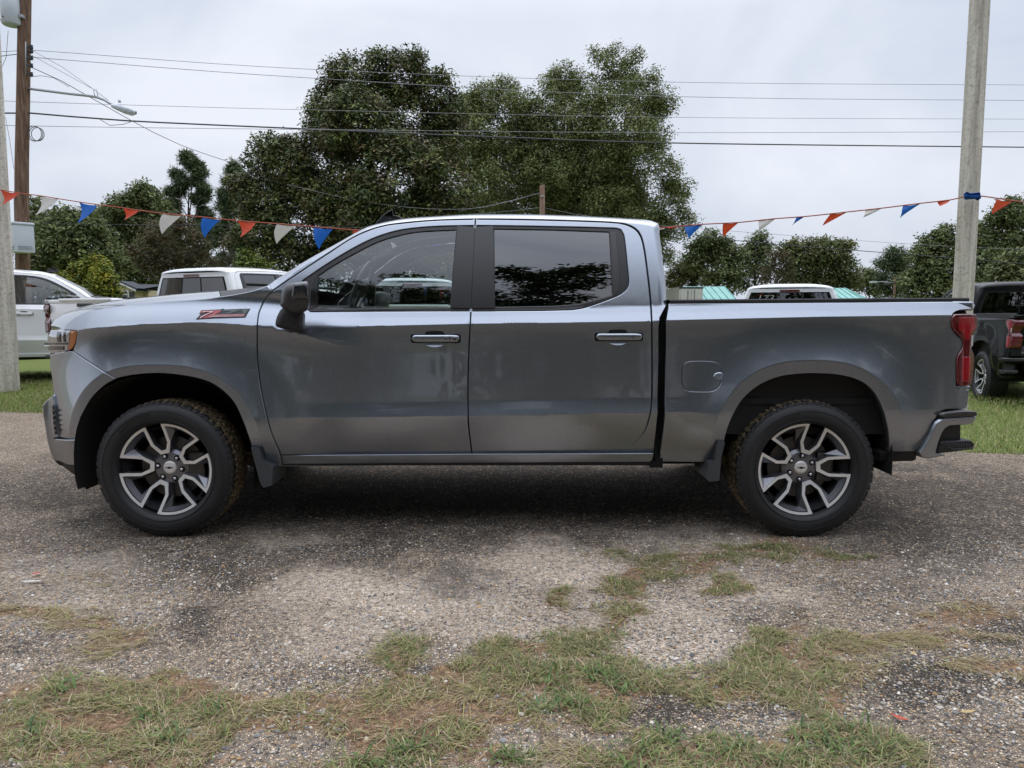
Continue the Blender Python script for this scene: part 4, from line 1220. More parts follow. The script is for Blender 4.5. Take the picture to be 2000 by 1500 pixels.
def ground_mat():
    m = mat('chip_seal_gravel', (.2, .2, .2), .93, spec=.25)
    n, l = nodes_of(m); b = n['Principled BSDF']
    N = lambda t: n.new('ShaderNode' + t)
    tc = N('TexCoord'); at = N('VertexColor'); at.layer_name = 'tint'
    sp = N('SeparateColor'); l.new(at.outputs['Color'], sp.inputs['Color'])
    def noise(scale, det=6, rough=.6):
        q = N('TexNoise'); q.inputs['Scale'].default_value = scale; q.inputs['Detail'].default_value = det; q.inputs['Roughness'].default_value = rough
        l.new(tc.outputs['Object'], q.inputs['Vector']); return q.outputs['Fac']
    def vor(scale, rnd=1.0):
        q = N('TexVoronoi'); q.inputs['Scale'].default_value = scale; q.inputs['Randomness'].default_value = rnd
        l.new(tc.outputs['Object'], q.inputs['Vector']); return q
    def math_(op, a, b_=None, c=None, clamp=False):
        q = N('Math'); q.operation = op; q.use_clamp = clamp
        for i, v in enumerate((a, b_, c)):
            if v is None: continue
            if isinstance(v, (int, float)): q.inputs[i].default_value = v
            else: l.new(v, q.inputs[i])
        return q.outputs[0]
    def mix(f, a, b_):
        q = N('Mix'); q.data_type = 'RGBA'
        for k, v in (('Factor', f), ('A', a), ('B', b_)):
            if isinstance(v, tuple): q.inputs[k].default_value = (*v, 1)
            elif isinstance(v, (int, float)): q.inputs[k].default_value = v
            else: l.new(v, q.inputs[k])
        return q.outputs['Result']
    def mr(v, a, b_, c=0.0, d=1.0):
        q = N('MapRange'); q.inputs['From Min'].default_value = a; q.inputs['From Max'].default_value = b_
        q.inputs['To Min'].default_value = c; q.inputs['To Max'].default_value = d
        l.new(v, q.inputs['Value']); return q.outputs['Result']
    def ramp(v, stops):
        q = N('ValToRGB'); e = q.color_ramp.elements
        e[0].position, e[0].color = stops[0][0], (*stops[0][1], 1)
        e[1].position, e[1].color = stops[-1][0], (*stops[-1][1], 1)
        for p, c in stops[1:-1]:
            x = e.new(p); x.color = (*c, 1)
        l.new(v, q.inputs['Fac']); return q.outputs['Color']
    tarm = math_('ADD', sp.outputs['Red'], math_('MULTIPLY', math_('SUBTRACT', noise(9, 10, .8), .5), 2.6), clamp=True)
    v1 = vor(66); v2 = vor(140)
    s1 = N('SeparateColor'); l.new(v1.outputs['Color'], s1.inputs['Color'])
    s2 = N('SeparateColor'); l.new(v2.outputs['Color'], s2.inputs['Color'])
    pal = [(0.0, (.05, .05, .055)), (.20, (.13, .115, .105)), (.40, (.30, .245, .185)), (.56, (.18, .165, .155)), (.72, (.40, .33, .25)), (.86, (.54, .47, .38)), (.94, (.36, .21, .10)), (1.0, (.66, .60, .52))]
    peb1 = ramp(s1.outputs['Red'], pal); peb2 = ramp(s2.outputs['Red'], pal)
    e1 = mr(v1.outputs['Distance'], .30, .52); e2 = mr(v2.outputs['Distance'], .34, .60)
    big = math_('GREATER_THAN', math_('ADD', s1.outputs['Green'], math_('MULTIPLY', sp.outputs['Blue'], -.45)), .42)
    sand = mix(noise(60, 4), (.25, .218, .190), (.42, .375, .33))
    grit = mix(noise(90, 4), (.085, .075, .066), (.19, .165, .14))
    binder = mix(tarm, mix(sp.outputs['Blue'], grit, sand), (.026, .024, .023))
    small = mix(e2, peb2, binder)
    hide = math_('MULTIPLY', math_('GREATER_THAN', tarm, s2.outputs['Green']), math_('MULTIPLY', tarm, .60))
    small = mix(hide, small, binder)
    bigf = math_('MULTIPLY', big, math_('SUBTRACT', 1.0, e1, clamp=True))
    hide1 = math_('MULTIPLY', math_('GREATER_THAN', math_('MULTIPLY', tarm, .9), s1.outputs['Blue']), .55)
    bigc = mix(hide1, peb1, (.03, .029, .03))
    stone = mix(bigf, small, bigc)
    dust = mix(math_('MULTIPLY', sp.outputs['Blue'], .30), stone, sand)
    soilc = mix(noise(38, 8, .75), (.075, .047, .03), (.26, .18, .115))
    so = math_('MULTIPLY_ADD', math_('SUBTRACT', noise(14, 6, .7), .5), 1.6, sp.outputs['Green'], clamp=True)
    col = mix(mr(so, .35, .75), dust, soilc)
    tone = mr(noise(1.7, 5), .3, .7, 1.22, 1.66)
    q = N('Mix'); q.data_type = 'RGBA'; q.blend_type = 'MULTIPLY'; q.inputs['Factor'].default_value = 1
    wm = N('Mix'); wm.data_type = 'RGBA'; wm.blend_type = 'MULTIPLY'; wm.inputs['Factor'].default_value = 1; wm.inputs['B'].default_value = (1.07, 1.0, .92, 1)
    l.new(col, wm.inputs['A']); l.new(wm.outputs['Result'], q.inputs['A']); l.new(tone, q.inputs['B'])
    mo = N('Mix'); mo.data_type = 'RGBA'; mo.blend_type = 'MULTIPLY'; mo.inputs['Factor'].default_value = 1
    l.new(q.outputs['Result'], mo.inputs['A']); l.new(mr(noise(34, 5, .75), .36, .64, .58, 1.45), mo.inputs['B'])
    l.new(mo.outputs['Result'], b.inputs['Base Color'])
    h = math_('ADD', math_('MULTIPLY', bigf, .9), math_('MULTIPLY', math_('SUBTRACT', 1.0, e2), .45))
    h = math_('ADD', h, math_('MULTIPLY', noise(40, 8, .7), .5))
    bp = N('Bump'); bp.inputs['Strength'].default_value = 1.0; bp.inputs['Distance'].default_value = .012
    l.new(h, bp.inputs['Height']); l.new(bp.outputs['Normal'], b.inputs['Normal'])
    return m
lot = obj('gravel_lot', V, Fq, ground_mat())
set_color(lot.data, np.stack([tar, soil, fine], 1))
tag(lot, kind='structure')

# lawn sheet out to the horizon
lx = dens_axis([(-900, -100, 100), (-100, -20, 10), (-20, 20, .5), (20, 100, 10), (100, 900, 100)])
ly = dens_axis([(-900, -50, 100), (-50, 4, 6), (4, 20, .5), (20, 100, 8), (100, 1500, 150)])
X, Y = np.meshgrid(lx, ly)
V = np.stack([X.ravel(), Y.ravel(), lawn_z(X, Y).ravel()], 1)
I = np.arange(X.size).reshape(X.shape)
Fq = np.stack([I[:-1, :-1].ravel(), I[:-1, 1:].ravel(), I[1:, 1:].ravel(), I[1:, :-1].ravel()], 1)
def lawn_mat():
    m = mat('lawn_turf', (.1, .14, .04), .95, spec=.1)
    n, l = nodes_of(m); b = n['Principled BSDF']
    tc = n.new('ShaderNodeTexCoord'); a = n.new('ShaderNodeTexNoise'); a.inputs['Scale'].default_value = 30; a.inputs['Detail'].default_value = 8; a.inputs['Roughness'].default_value = .75
    c = n.new('ShaderNodeTexNoise'); c.inputs['Scale'].default_value = .9; c.inputs['Detail'].default_value = 4
    for q in (a, c): l.new(tc.outputs['Object'], q.inputs['Vector'])
    rp = n.new('ShaderNodeValToRGB'); e = rp.color_ramp.elements
    e[0].position = .3; e[0].color = (.04, .06, .016, 1); e[1].position = .7; e[1].color = (.20, .255, .065, 1)
    mx = n.new('ShaderNodeMix'); mx.data_type = 'RGBA'; mx.inputs['B'].default_value = (.13, .12, .045, 1)
    ad = n.new('ShaderNodeMath'); ad.operation = 'MULTIPLY'; ad.inputs[1].default_value = .45
    l.new(a.outputs['Fac'], rp.inputs['Fac']); l.new(rp.outputs['Color'], mx.inputs['A']); l.new(c.outputs['Fac'], ad.inputs[0]); l.new(ad.outputs[0], mx.inputs['Factor'])
    l.new(mx.outputs['Result'], b.inputs['Base Color'])
    return m
tag(obj('lawn', V, Fq, lawn_mat()), kind='structure')

# ------------------------------------------------------------------ grass blades
def tint_mat(name, rough=.6, trans=.25, spec=.3):
    m = mat(name, (.1, .1, .1), rough, spec=spec)
    n, l = nodes_of(m); b = n['Principled BSDF']
    at = n.new('ShaderNodeVertexColor'); at.layer_name = 'tint'
    l.new(at.outputs['Color'], b.inputs['Base Color'])
    if trans:
        tr = n.new('ShaderNodeBsdfTranslucent'); mx = n.new('ShaderNodeMixShader'); mx.inputs['Fac'].default_value = trans
        l.new(at.outputs['Color'], tr.inputs['Color'])
        out = [q for q in n if q.type == 'OUTPUT_MATERIAL'][0]
        l.new(b.outputs[0], mx.inputs[1]); l.new(tr.outputs[0], mx.inputs[2]); l.new(mx.outputs[0], out.inputs['Surface'])
    return m
M['blade'] = tint_mat('grass_blade')

def blades(name, base, length, width, az, lean, col, curl):
    """curved tapering blades: 5 verts, 3 faces each"""
    n = len(base)
    d = np.stack([np.cos(az), np.sin(az), np.zeros(n)], 1); s = np.stack([-np.sin(az), np.cos(az), np.zeros(n)], 1)
    up = np.array([0, 0, 1.0])
    def pt(t):
        ang = lean + curl * t
        return base + (length * t)[:, None] * (np.sin(ang)[:, None] * d + np.maximum(np.cos(ang), .03)[:, None] * up)
    one = np.ones(n)
    p0, p1, p2 = base, pt(.5 * one), pt(one)
    w = width[:, None] * s
    V = np.stack([p0 - w * .5, p0 + w * .5, p1 + w * .42, p1 - w * .42, p2], 1).reshape(-1, 3)
    k = np.arange(n)[:, None] * 5
    F = np.vstack([k + np.array([0, 1, 2]), k + np.array([0, 2, 3]), k + np.array([3, 2, 4])])
    o = obj(name, V, F, M['blade'])
    set_color(o.data, np.repeat(col, 5, 0))
    return o

def pick(pal, n):
    pal = np.array(pal); c = pal[rng.integers(0, len(pal), n)]
    return c * rng.uniform(.7, 1.3, (n, 1))
GREEN = [(.135, .185, .055), (.175, .225, .07), (.22, .255, .09), (.27, .28, .11), (.11, .15, .06)]
DRY = [(.42, .33, .20), (.33, .245, .15), (.50, .41, .27), (.24, .165, .105), (.36, .31, .15)]
def scatter(n, x0, x1, y0, y1, blobs, sub=1.0):
    x = rng.uniform(x0, x1, n); y = rng.uniform(y0, y1, n)
    z = np.zeros(n)
    a, b = proj(np.stack([x, y, z], 1))
    w1 = fbm(x * 3.1, y * 3.1, 5) - .5; w2 = fbm(x * 3.7 + 40, y * 3.7, 5) - .5
    qx, qy = a + w1 * 190, b + w2 * 85
    d = field(qx, qy, [(q[0], q[1], q[2] * 1.18, q[3] * 1.25, q[4]) for q in blobs]) - .9 * field(qx, qy, GAPS)
    clump = fbm(x * 11, y * 11, 3)
    d = d * np.where((a < 900) & (b > 1330), .62, .92)
    p = np.clip(d * 1.1, 0, 1) ** 1.4 * np.clip((clump - .40) * 4.5, .03, 1)
    k = rng.random(n) < p * sub
    return np.stack([x, y, z], 1)[k], d[k], a[k], b[k]
P, d, a, b = scatter(340000, -2.2, 2.2, 1.75, 3.95, GRASS)
n = len(P)
up = rng.random(n) < .8
green = rng.random(n) < .58
col = np.where(green[:, None], pick(GREEN, n), pick(DRY, n))
lean = np.where(up, rng.uniform(.5, 1.25, n), rng.uniform(1.3, 1.55, n))
length = rng.gamma(4, .0085, n) * np.where(b < 1200, .7, 1.0) + .01
tag(blades('grass_tufts', P + [0, 0, .002], length, rng.uniform(.0018, .0042, n), rng.uniform(0, 2 * math.pi, n), lean, col, rng.uniform(.2, .9, n)),
    'green and dry grass tufts growing through the gravel in the foreground', 'grass', kind='stuff')
P, d, a, b = scatter(260000, -2.3, 2.3, 1.75, 3.7, STRAW + [(q[0], q[1], q[2], q[3], q[4] * .45) for q in GRASS])
n = len(P)
az = fbm(P[:, 0] * 4, P[:, 1] * 4, 3) * 9 + rng.normal(0, .7, n)
col = pick(DRY, n); col[rng.random(n) < .22] *= np.array([.8, 1.0, .55])
tag(blades('dry_grass_clippings', P + np.stack([0 * a, 0 * a, rng.uniform(.002, .010, n)], 1), rng.gamma(4, .012, n) + .015, rng.uniform(.0012, .0028, n), az, rng.uniform(1.42, 1.58, n), col, rng.uniform(-.1, .12, n)),
    'straw-coloured grass clippings matted on the gravel near the camera', 'clippings', kind='stuff')
# broad-leaved weed clumps
WEED = [(1085, 1335), (1110, 1370), (1150, 1318), (1190, 1330), (1130, 1390), (1060, 1385), (1215, 1350), (1095, 1310), (1300, 1440), (1350, 1470), (1250, 1460), (1410, 1480), (1440, 1450), (1600, 1440), (1640, 1470), (1560, 1470), (1500, 1490), (1230, 1490), (770, 1480), (820, 1460), (700, 1490), (300, 1400), (340, 1440), (420, 1390), (130, 1345), (60, 1440), (1720, 1475), (1660, 1420), (985, 1480)]
wl_ = []
for (a, b) in WEED:
    g = ung(a, b); k = rng.integers(14, 26)
    for _ in range(k): wl_.append((g[0] + rng.normal(0, .022), g[1] + rng.normal(0, .022), 0))
P = np.array(wl_); n = len(P)
tag(blades('leafy_weeds', P, rng.uniform(.035, .10, n), rng.uniform(.004, .0085, n), rng.uniform(0, 2 * math.pi, n), rng.uniform(.25, 1.0, n), pick([(.10, .17, .05), (.14, .20, .06), (.085, .15, .055), (.19, .23, .09)], n), rng.uniform(.3, 1.1, n)),
    'bright green broad-bladed weeds clumped at the bottom of the lot', 'weeds', kind='stuff')
# lawn blades, thickest where the lawn is in view
def lawn_pts(n, x0, x1, y1):
    x = rng.uniform(x0, x1, n); e = edge_y(x); y = e - .08 + rng.random(n) ** 1.3 * (y1 - e)
    y += .12 * (fbm(x * 5, x * 0 + 1) - .5)
    return np.stack([x, y, np.maximum(lawn_z(x, y), 0 * x - .02)], 1)
P = np.vstack([lawn_pts(20000, -9, 9, 15), lawn_pts(34000, -9.5, -5, 14), lawn_pts(32000, 3.5, 8.5, 13)])
n = len(P)
col = np.where((rng.random(n) < .82)[:, None], pick([(.16, .225, .05), (.21, .27, .07), (.12, .175, .04), (.26, .29, .09)], n), pick(DRY, n))
tag(blades('lawn_grass', P, rng.uniform(.03, .075, n), rng.uniform(.004, .008, n), rng.uniform(0, 2 * math.pi, n), rng.uniform(.1, .9, n), col, rng.uniform(.1, .7, n)),
    'short mown green grass of the lawn behind the grey pickup', 'grass', kind='stuff')

# ------------------------------------------------------------------ loose chippings
def stones(name, P, r, col, label):
    base = np.array([(1, 0, -.2), (.3, .95, -.2), (-.8, .6, -.2), (-.8, -.6, -.2), (.3, -.95, -.2), (.45, .25, .75), (-.35, .35, .7), (-.1, -.5, .75)])
    FB = np.array([(0, 1, 5), (1, 6, 5), (1, 2, 6), (2, 3, 6), (3, 7, 6), (3, 4, 7), (4, 0, 7), (0, 5, 7), (5, 6, 7)])
    n = len(P); az = rng.uniform(0, 2 * math.pi, n); c, s = np.cos(az), np.sin(az)
    B = base[None] * rng.uniform(.7, 1.3, (n, 8, 3)) * (r[:, None] * np.array([1.0, .8, .6])[None])[:, None]
    V = np.stack([B[..., 0] * c[:, None] - B[..., 1] * s[:, None], B[..., 0] * s[:, None] + B[..., 1] * c[:, None], B[..., 2]], 2) + P[:, None]
    F = (np.arange(n)[:, None, None] * 8 + FB[None]).reshape(-1, 3)
    o = obj(name, V.reshape(-1, 3), F, M['stone'], smooth=False)
    set_color(o.data, np.repeat(col, 8, 0))
    return tag(o, label, 'gravel', kind='stuff')
M['stone'] = tint_mat('loose_stone', .85, 0, .3)
n = 62000
u = rng.random(n)
y = 1.75 + (4.6 - 1.75) * u ** 1.25; x = rng.uniform(-.78, .78, n) * (y + .15)
a, b = proj(np.stack([x, y, 0 * x], 1))
cov = np.clip(1.0 - .75 * field(a, b, SOIL), .1, 1) * np.clip(fbm(x * 2.3 + 9, y * 2.3) * 2.4 - .55, .08, 1) * np.where(y > 4.0, .5, 1)
k = rng.random(n) < cov; x, y = x[k], y[k]; n = len(x)
r = np.clip(rng.lognormal(math.log(.0039), .40, n), .002, .012)
pal = [(.42, .38, .33), (.30, .27, .235), (.20, .19, .185), (.10, .10, .105), (.52, .48, .43), (.33, .22, .12), (.24, .235, .24), (.38, .32, .24)]
stones('loose_gravel', np.stack([x, y, r * .25 + .010 * 0], 1), r, pick(pal, n) * 1.05, 'loose stone chippings lying on the gravel lot')
# fallen leaves and a scrap of litter
def leaf(name, px_, py_, L, W, az, col, label, cat, flatn=.15):
    g = ung(px_, py_)
    V = []; 
    for t in np.linspace(0, 1, 6):
        w = W * math.sin(math.pi * min(max(t * .92 + .05, 0), 1)) * .5
        h = .006 + flatn * L * (t - .4) ** 2
        V += [(L * (t - .5), -w, h + .25 * w), (L * (t - .5), 0, h), (L * (t - .5), w, h + .25 * w)]
    F = [(3 * i + j, 3 * i + j + 1, 3 * i + j + 4, 3 * i + j + 3) for i in range(5) for j in range(2)]
    o = obj(name, V, F, mat('dead_leaf', col, .6, noise=.25, nscale=60), loc=(g[0], g[1], .006))
    o.rotation_euler = (0, 0, az)
    return tag(o, label, cat)
leaf('fallen_leaf', 71, 1125, .042, .026, .3, (.45, .07, .04), 'red fallen leaf on the gravel below the front wheel', 'leaf', .5)
leaf('fallen_leaf', 1755, 1409, .055, .018, 2.5, (.42, .06, .025), 'narrow red leaf lying in the grass at lower right', 'leaf', .5)
leaf('fallen_leaf', 1890, 1397, .055, .016, .1, (.42, .30, .13), 'pale yellow leaf on the dark gravel at lower right', 'leaf', .3)
leaf('fallen_leaf', 1783, 1282, .030, .018, .8, (.40, .29, .13), 'small tan leaf at the edge of the matted straw', 'leaf', .3)
leaf('paper_scrap', 62, 1140, .10, .014, .05, (.72, .72, .70), 'thin white scrap of litter beside the red leaf', 'litter', .1)
# ================================================================== TREES
def leaf_tint(n, pal, var=.3):
    pal = np.array(pal); c = pal[rng.integers(0, len(pal), n)]
    return c * rng.uniform(1 - var, 1 + var, (n, 1))
M['leaf'] = tint_mat('leaf', .6, .25, .2)
M['gloss_leaf'] = tint_mat('glossy_leaf', .5, .12, .22)
M['bark'] = mat('bark', (.075, .058, .045), .95, noise=.4, nscale=9, bump=.6)
M['greybark'] = mat('grey_bark', (.15, .135, .12), .95, noise=.4, nscale=9, bump=.6)

def crown_mesh(name, centers, radii, parent, m, n_cl, per, cl_r, size, pal, droop=0.0, flat=1.0, fill=.5, needle=False, sub=7):
    """leaf-sized faces gathered in clumps through the crown volume"""
    centers = np.array(centers); radii = np.array(radii)
    if sub:        # uneven outline: small tufts standing out of every lobe
        c2, r2 = [], []
        for c_, r_ in zip(centers, radii):
            for _ in range(sub):
                d_ = rng.normal(size=3); d_[2] += .25; d_ /= np.linalg.norm(d_)
                c2.append(c_ + d_ * r_ * rng.uniform(.62, 1.02)); r2.append(r_ * rng.uniform(.22, .42))
        centers = np.vstack([centers, c2]); radii = np.r_[radii * .86, r2]
    w = radii ** 1.9; w = w / w.sum()
    k = rng.choice(len(radii), n_cl, p=w)
    d = rng.normal(size=(n_cl, 3)); d /= np.linalg.norm(d, axis=1)[:, None]
    rad = (fill + (1 - fill) * rng.random(n_cl) ** .6) * rng.uniform(.85, 1.18, n_cl)
    C = centers[k] + d * (radii[k] * rad)[:, None] * [1, 1, flat]
    n = n_cl * per
    c = np.repeat(C, per, 0); out = np.repeat(d, per, 0)
    sz = np.repeat(rng.uniform(.6, 1.25, n_cl), per) * cl_r
    off = rng.normal(size=(n, 3)); off /= np.linalg.norm(off, axis=1)[:, None]
    off *= (rng.random(n) ** .45)[:, None] * [1, 1, .75]
    P = c + off * sz[:, None]
    nm = rng.normal(size=(n, 3)) * .5 + out * .55 + off * .35 + [0, 0, .75]
    nm /= np.linalg.norm(nm, axis=1)[:, None]
    ax = rng.normal(size=(n, 3)) + off * .8 + [0, 0, -droop]
    ax -= nm * (ax * nm).sum(1)[:, None]
    ax /= np.linalg.norm(ax, axis=1)[:, None]
    sd = np.cross(ax, nm); sd /= np.linalg.norm(sd, axis=1)[:, None] + 1e-9
    L = size[0] * rng.uniform(.6, 1.3, n); W = size[1] * rng.uniform(.6, 1.3, n)
    a = ax * L[:, None]; s = sd * (W * .5)[:, None]
    if needle:
        V = np.stack([P - s, P + s, P + a], 1).reshape(-1, 3); F = np.arange(3 * n).reshape(n, 3); kv = 3
    else:
        V = np.stack([P, P + a * .45 + s, P + a, P + a * .45 - s], 1).reshape(-1, 3); F = np.arange(4 * n).reshape(n, 4); kv = 4
    o = obj(name, V, F, m, parent)
    tc = np.repeat(leaf_tint(n_cl, pal, .28), per, 0) * rng.uniform(.75, 1.25, (n, 1))
    set_color(o.data, np.repeat(tc, kv, 0))
    return o

def tree(name, label, cat, D, lobes, trunk_px, pal, n_cl, per=12, cl=.5, size=(.3, .14), mkey='leaf', group=None, limbs=True, tr=.3, flat=1.0, fill=.5, needle=False, bark='bark', droop=0.0, dj=.8, zbase=None, fork=.35, nl=14):
    """lobes are (px, py, r_px) seen at distance D; the crown gets its real depth"""
    base = unp(trunk_px, 640, D); base[2] = -.1
    root = empty(name, tuple(base))
    tag(root, label, cat, group)
    cs, rs = [], []
    for a, b, r in lobes:
        rm = r * D / FPX
        dy = rng.uniform(-1, 1) * dj * rm
        p = unp(a, b, D + dy)
        cs.append(p - base); rs.append(rm)
    crown_mesh('crown', cs, rs, root, M[mkey], n_cl, per, cl, size, pal, droop, flat, fill, needle)
    cs = np.array(cs); rs = np.array(rs)
    top = cs[:, 2].max(); mid = np.average(cs, axis=0, weights=rs ** 2)
    mb = MB()
    tz = top * .80
    tp = []
    for t in np.linspace(0, 1, 9):
        w = t ** 1.5
        tp.append([mid[0] * w + .25 * tr * math.sin(5 * t + D), mid[1] * w, tz * t])
    mb.tube(tp, [tr * (1 - .86 * t) + .12 * tr * (t < .05) for t in np.linspace(0, 1, 9)], 9)
    if limbs:
        idx = np.argsort(-rs)[:nl]
        tp = np.array(tp)
        for i in idx:
            q = cs[i]
            t0 = np.clip(q[2] / tz * .62, fork * .6, .8) * rng.uniform(.8, 1.05)
            s = np.array([np.interp(t0, np.linspace(0, 1, 9), tp[:, k]) for k in range(3)])
            m_ = s + (q - s) * .5 + np.array([0, 0, -.10 * np.linalg.norm(q - s)]) + rng.normal(size=3) * .08 * np.linalg.norm(q - s)
            r0 = tr * (1 - .8 * t0) * .55
            pts = crom([s, m_, q], max(.5, np.linalg.norm(q - s) / 7))
            mb.tube(pts, np.linspace(r0, r0 * .22, len(pts)), 6)
            for _ in range(3):
                e = q + np.clip(rng.normal(size=3), -1, 1) * rs[i] * .42
                ps = pts[int(len(pts) * rng.uniform(.5, .9))]
                pp = crom([ps, (ps + e) / 2 + rng.normal(size=3) * .1 * rs[i], e], 1.0)
                mb.tube(pp, np.linspace(r0 * .38, r0 * .1, len(pp)), 5)
    mb.build('trunk', M[bark], root)
    return root

MAG = [(.050, .070, .026), (.070, .092, .032), (.094, .12, .038), (.125, .15, .044), (.042, .058, .028), (.13, .095, .048), (.092, .078, .042), (.16, .18, .050)]
OAK = [(.145, .172, .060), (.18, .205, .074), (.115, .142, .048), (.215, .235, .09), (.155, .172, .070)]
DARKG = [(.112, .140, .054), (.145, .170, .066), (.088, .114, .044), (.172, .195, .076)]
BACKG = [(.075, .10, .045), (.10, .13, .055), (.06, .085, .038)]
OLIVE = [(.12, .13, .045), (.15, .16, .055), (.175, .17, .07), (.095, .105, .04), (.14, .105, .05)]
PINE = [(.075, .108, .050), (.095, .13, .060), (.058, .085, .040), (.12, .15, .068)]
BUSH = [(.16, .19, .03), (.22, .23, .03), (.11, .15, .03), (.30, .26, .03), (.08, .11, .02)]
BROWN = [(.10, .085, .045), (.085, .088, .04), (.12, .10, .05), (.065, .07, .03), (.13, .085, .05)]
tree('magnolia_tree', 'large dark glossy magnolia tree with rusty leaf undersides behind the cab', 'tree', 36,
     [(695, 165, 62), (735, 128, 28), (780, 150, 55), (805, 118, 20), (850, 185, 42), (868, 150, 14), (645, 200, 36), (628, 225, 26), (700, 240, 75), (790, 250, 90), (870, 255, 60), (655, 280, 40), (560, 330, 62), (515, 285, 26), (540, 300, 30),
      (590, 300, 30), (650, 350, 90), (770, 360, 110), (870, 360, 75), (520, 390, 60), (600, 430, 95), (740, 450, 110), (860, 440, 80), (500, 450, 48), (560, 500, 70), (690, 520, 90), (830, 520, 80), (900, 420, 40), (475, 370, 26)],
     740, MAG, 11500, 16, .42, (.205, .09), 'gloss_leaf', tr=.45, fill=.62, fork=.15)
tree('oak_tree', 'tall spreading green oak tree with bare limbs showing behind the truck roof', 'tree', 47,
     [(905, 215, 36), (895, 270, 42), (930, 310, 50), (1045, 225, 42), (1120, 300, 60), (1030, 320, 55), (1180, 300, 60), (1220, 370, 55), (955, 195, 46), (985, 180, 28), (915, 225, 40), (1005, 225, 48), (1075, 165, 26), (1110, 165, 42), (1150, 185, 46), (1190, 125, 30), (1165, 110, 18), (1235, 112, 20), (1222, 140, 22), (1250, 185, 48), (1290, 195, 30), (1302, 205, 16), (940, 270, 58), (1010, 285, 66),
      (1100, 255, 78), (1200, 245, 78), (1265, 250, 38), (1240, 320, 56), (1150, 330, 80), (1060, 345, 72), (960, 350, 60), (1275, 290, 30), (1310, 335, 28), (1330, 370, 24), (1310, 400, 40), (1345, 425, 18), (1260, 410, 55), (1180, 420, 70), (1080, 430, 75), (990, 430, 65), (1280, 470, 40), (1320, 450, 25), (1200, 500, 70), (1080, 500, 70), (980, 500, 60), (1300, 500, 22)],
     1130, OAK, 14000, 16, .52, (.185, .085), 'leaf', tr=.62, fill=.30, fork=.12, nl=26, bark='greybark')
def boughs(x, yt, yb, w, n, seed):
    r_ = np.random.default_rng(seed); out = [(x, yt + 8, 11)]
    for k in range(n):
        f = (k + r_.random()) / n
        y = yt + 10 + (yb - yt) * f; hw = w * (.26 + .85 * f ** .5) * r_.uniform(.6, 1.2)
        out.append((x + hw * r_.choice([-1, 1]) * r_.uniform(.3, 1), y, r_.uniform(9, 15)))
    return out
tree('pine_tree', 'tall pine with layered boughs left of the magnolia', 'tree', 70,
     boughs(370, 300, 500, 52, 34, 3),
     372, PINE, 2400, 18, .5, (.42, .085), needle=True, tr=.3, flat=.5, fill=.2, fork=.5, nl=24)
tree('pine_tree', 'slimmer pine rising behind the left edge of the magnolia', 'tree', 66,
     boughs(460, 318, 520, 36, 28, 5),
     462, PINE, 1700, 18, .5, (.42, .085), needle=True, tr=.28, flat=.5, fill=.2, fork=.5, nl=20)
tree('broadleaf_tree', 'rounded dark green tree between the utility pole and the pine', 'tree', 60,
     [(282, 380, 22), (262, 395, 26), (235, 405, 22), (300, 400, 26), (215, 425, 26), (270, 425, 38), (310, 430, 32), (235, 455, 40), (295, 470, 44), (320, 500, 40), (250, 500, 46), (285, 540, 46)],
     272, DARKG, 1900, 14, .6, (.34, .16), tr=.3)
tree('broadleaf_tree', 'dark leafy tree mass right of the metal cabinet', 'tree', 52,
     [(105, 432, 24), (130, 425, 20), (150, 445, 34), (90, 460, 30), (180, 450, 30), (120, 480, 44), (175, 490, 44), (85, 510, 40), (140, 530, 50), (200, 530, 46), (95, 560, 40), (60, 480, 24)],
     140, DARKG, 2000, 14, .6, (.34, .16), tr=.3)
tree('small_tree', 'thin wispy treetop just right of the wooden pole', 'tree', 58,
     [(68, 398, 14), (62, 415, 14), (75, 425, 13), (60, 440, 15)], 66, DARKG, 120, 12, .45, (.3, .15), tr=.1, limbs=True)
tree('bare_shrub_tree', 'brownish many-stemmed crape myrtle with thin leaves left of the white pickups', 'tree', 47,
     [(300, 455, 28), (335, 445, 30), (365, 455, 30), (285, 490, 32), (325, 490, 40), (375, 490, 36), (305, 515, 34), (350, 530, 46), (395, 520, 30), (395, 480, 20)],
     325, BROWN, 1300, 11, .38, (.20, .09), tr=.12, fill=.5, nl=11, bark='greybark', fork=.05)
tree('yellow_bush', 'yellow-green bushy shrub between the two left white pickups', 'shrub', 24,
     [(183, 525, 26), (165, 548, 28), (205, 550, 26), (190, 575, 30), (160, 580, 28), (215, 580, 20), (130, 550, 22), (115, 545, 14), (135, 575, 24)],
     180, BUSH, 700, 16, .22, (.14, .075), tr=.06)
tree('green_bush', 'light green shrub behind the second white pickup roof', 'shrub', 30,
     [(490, 510, 20), (475, 525, 20), (508, 528, 22), (490, 550, 26), (525, 540, 16)], 492, [(.11, .15, .03), (.15, .18, .04), (.08, .11, .025)], 420, 14, .25, (.17, .09), tr=.06)
tree('small_tree', 'small dull tree with bare grey twigs beside the pines', 'tree', 62,
     [(440, 470, 14), (450, 500, 18), (432, 520, 18), (460, 530, 20)], 446, [(.10, .10, .07), (.07, .075, .04)], 160, 8, .5, (.25, .1), tr=.12, bark='greybark', nl=6)
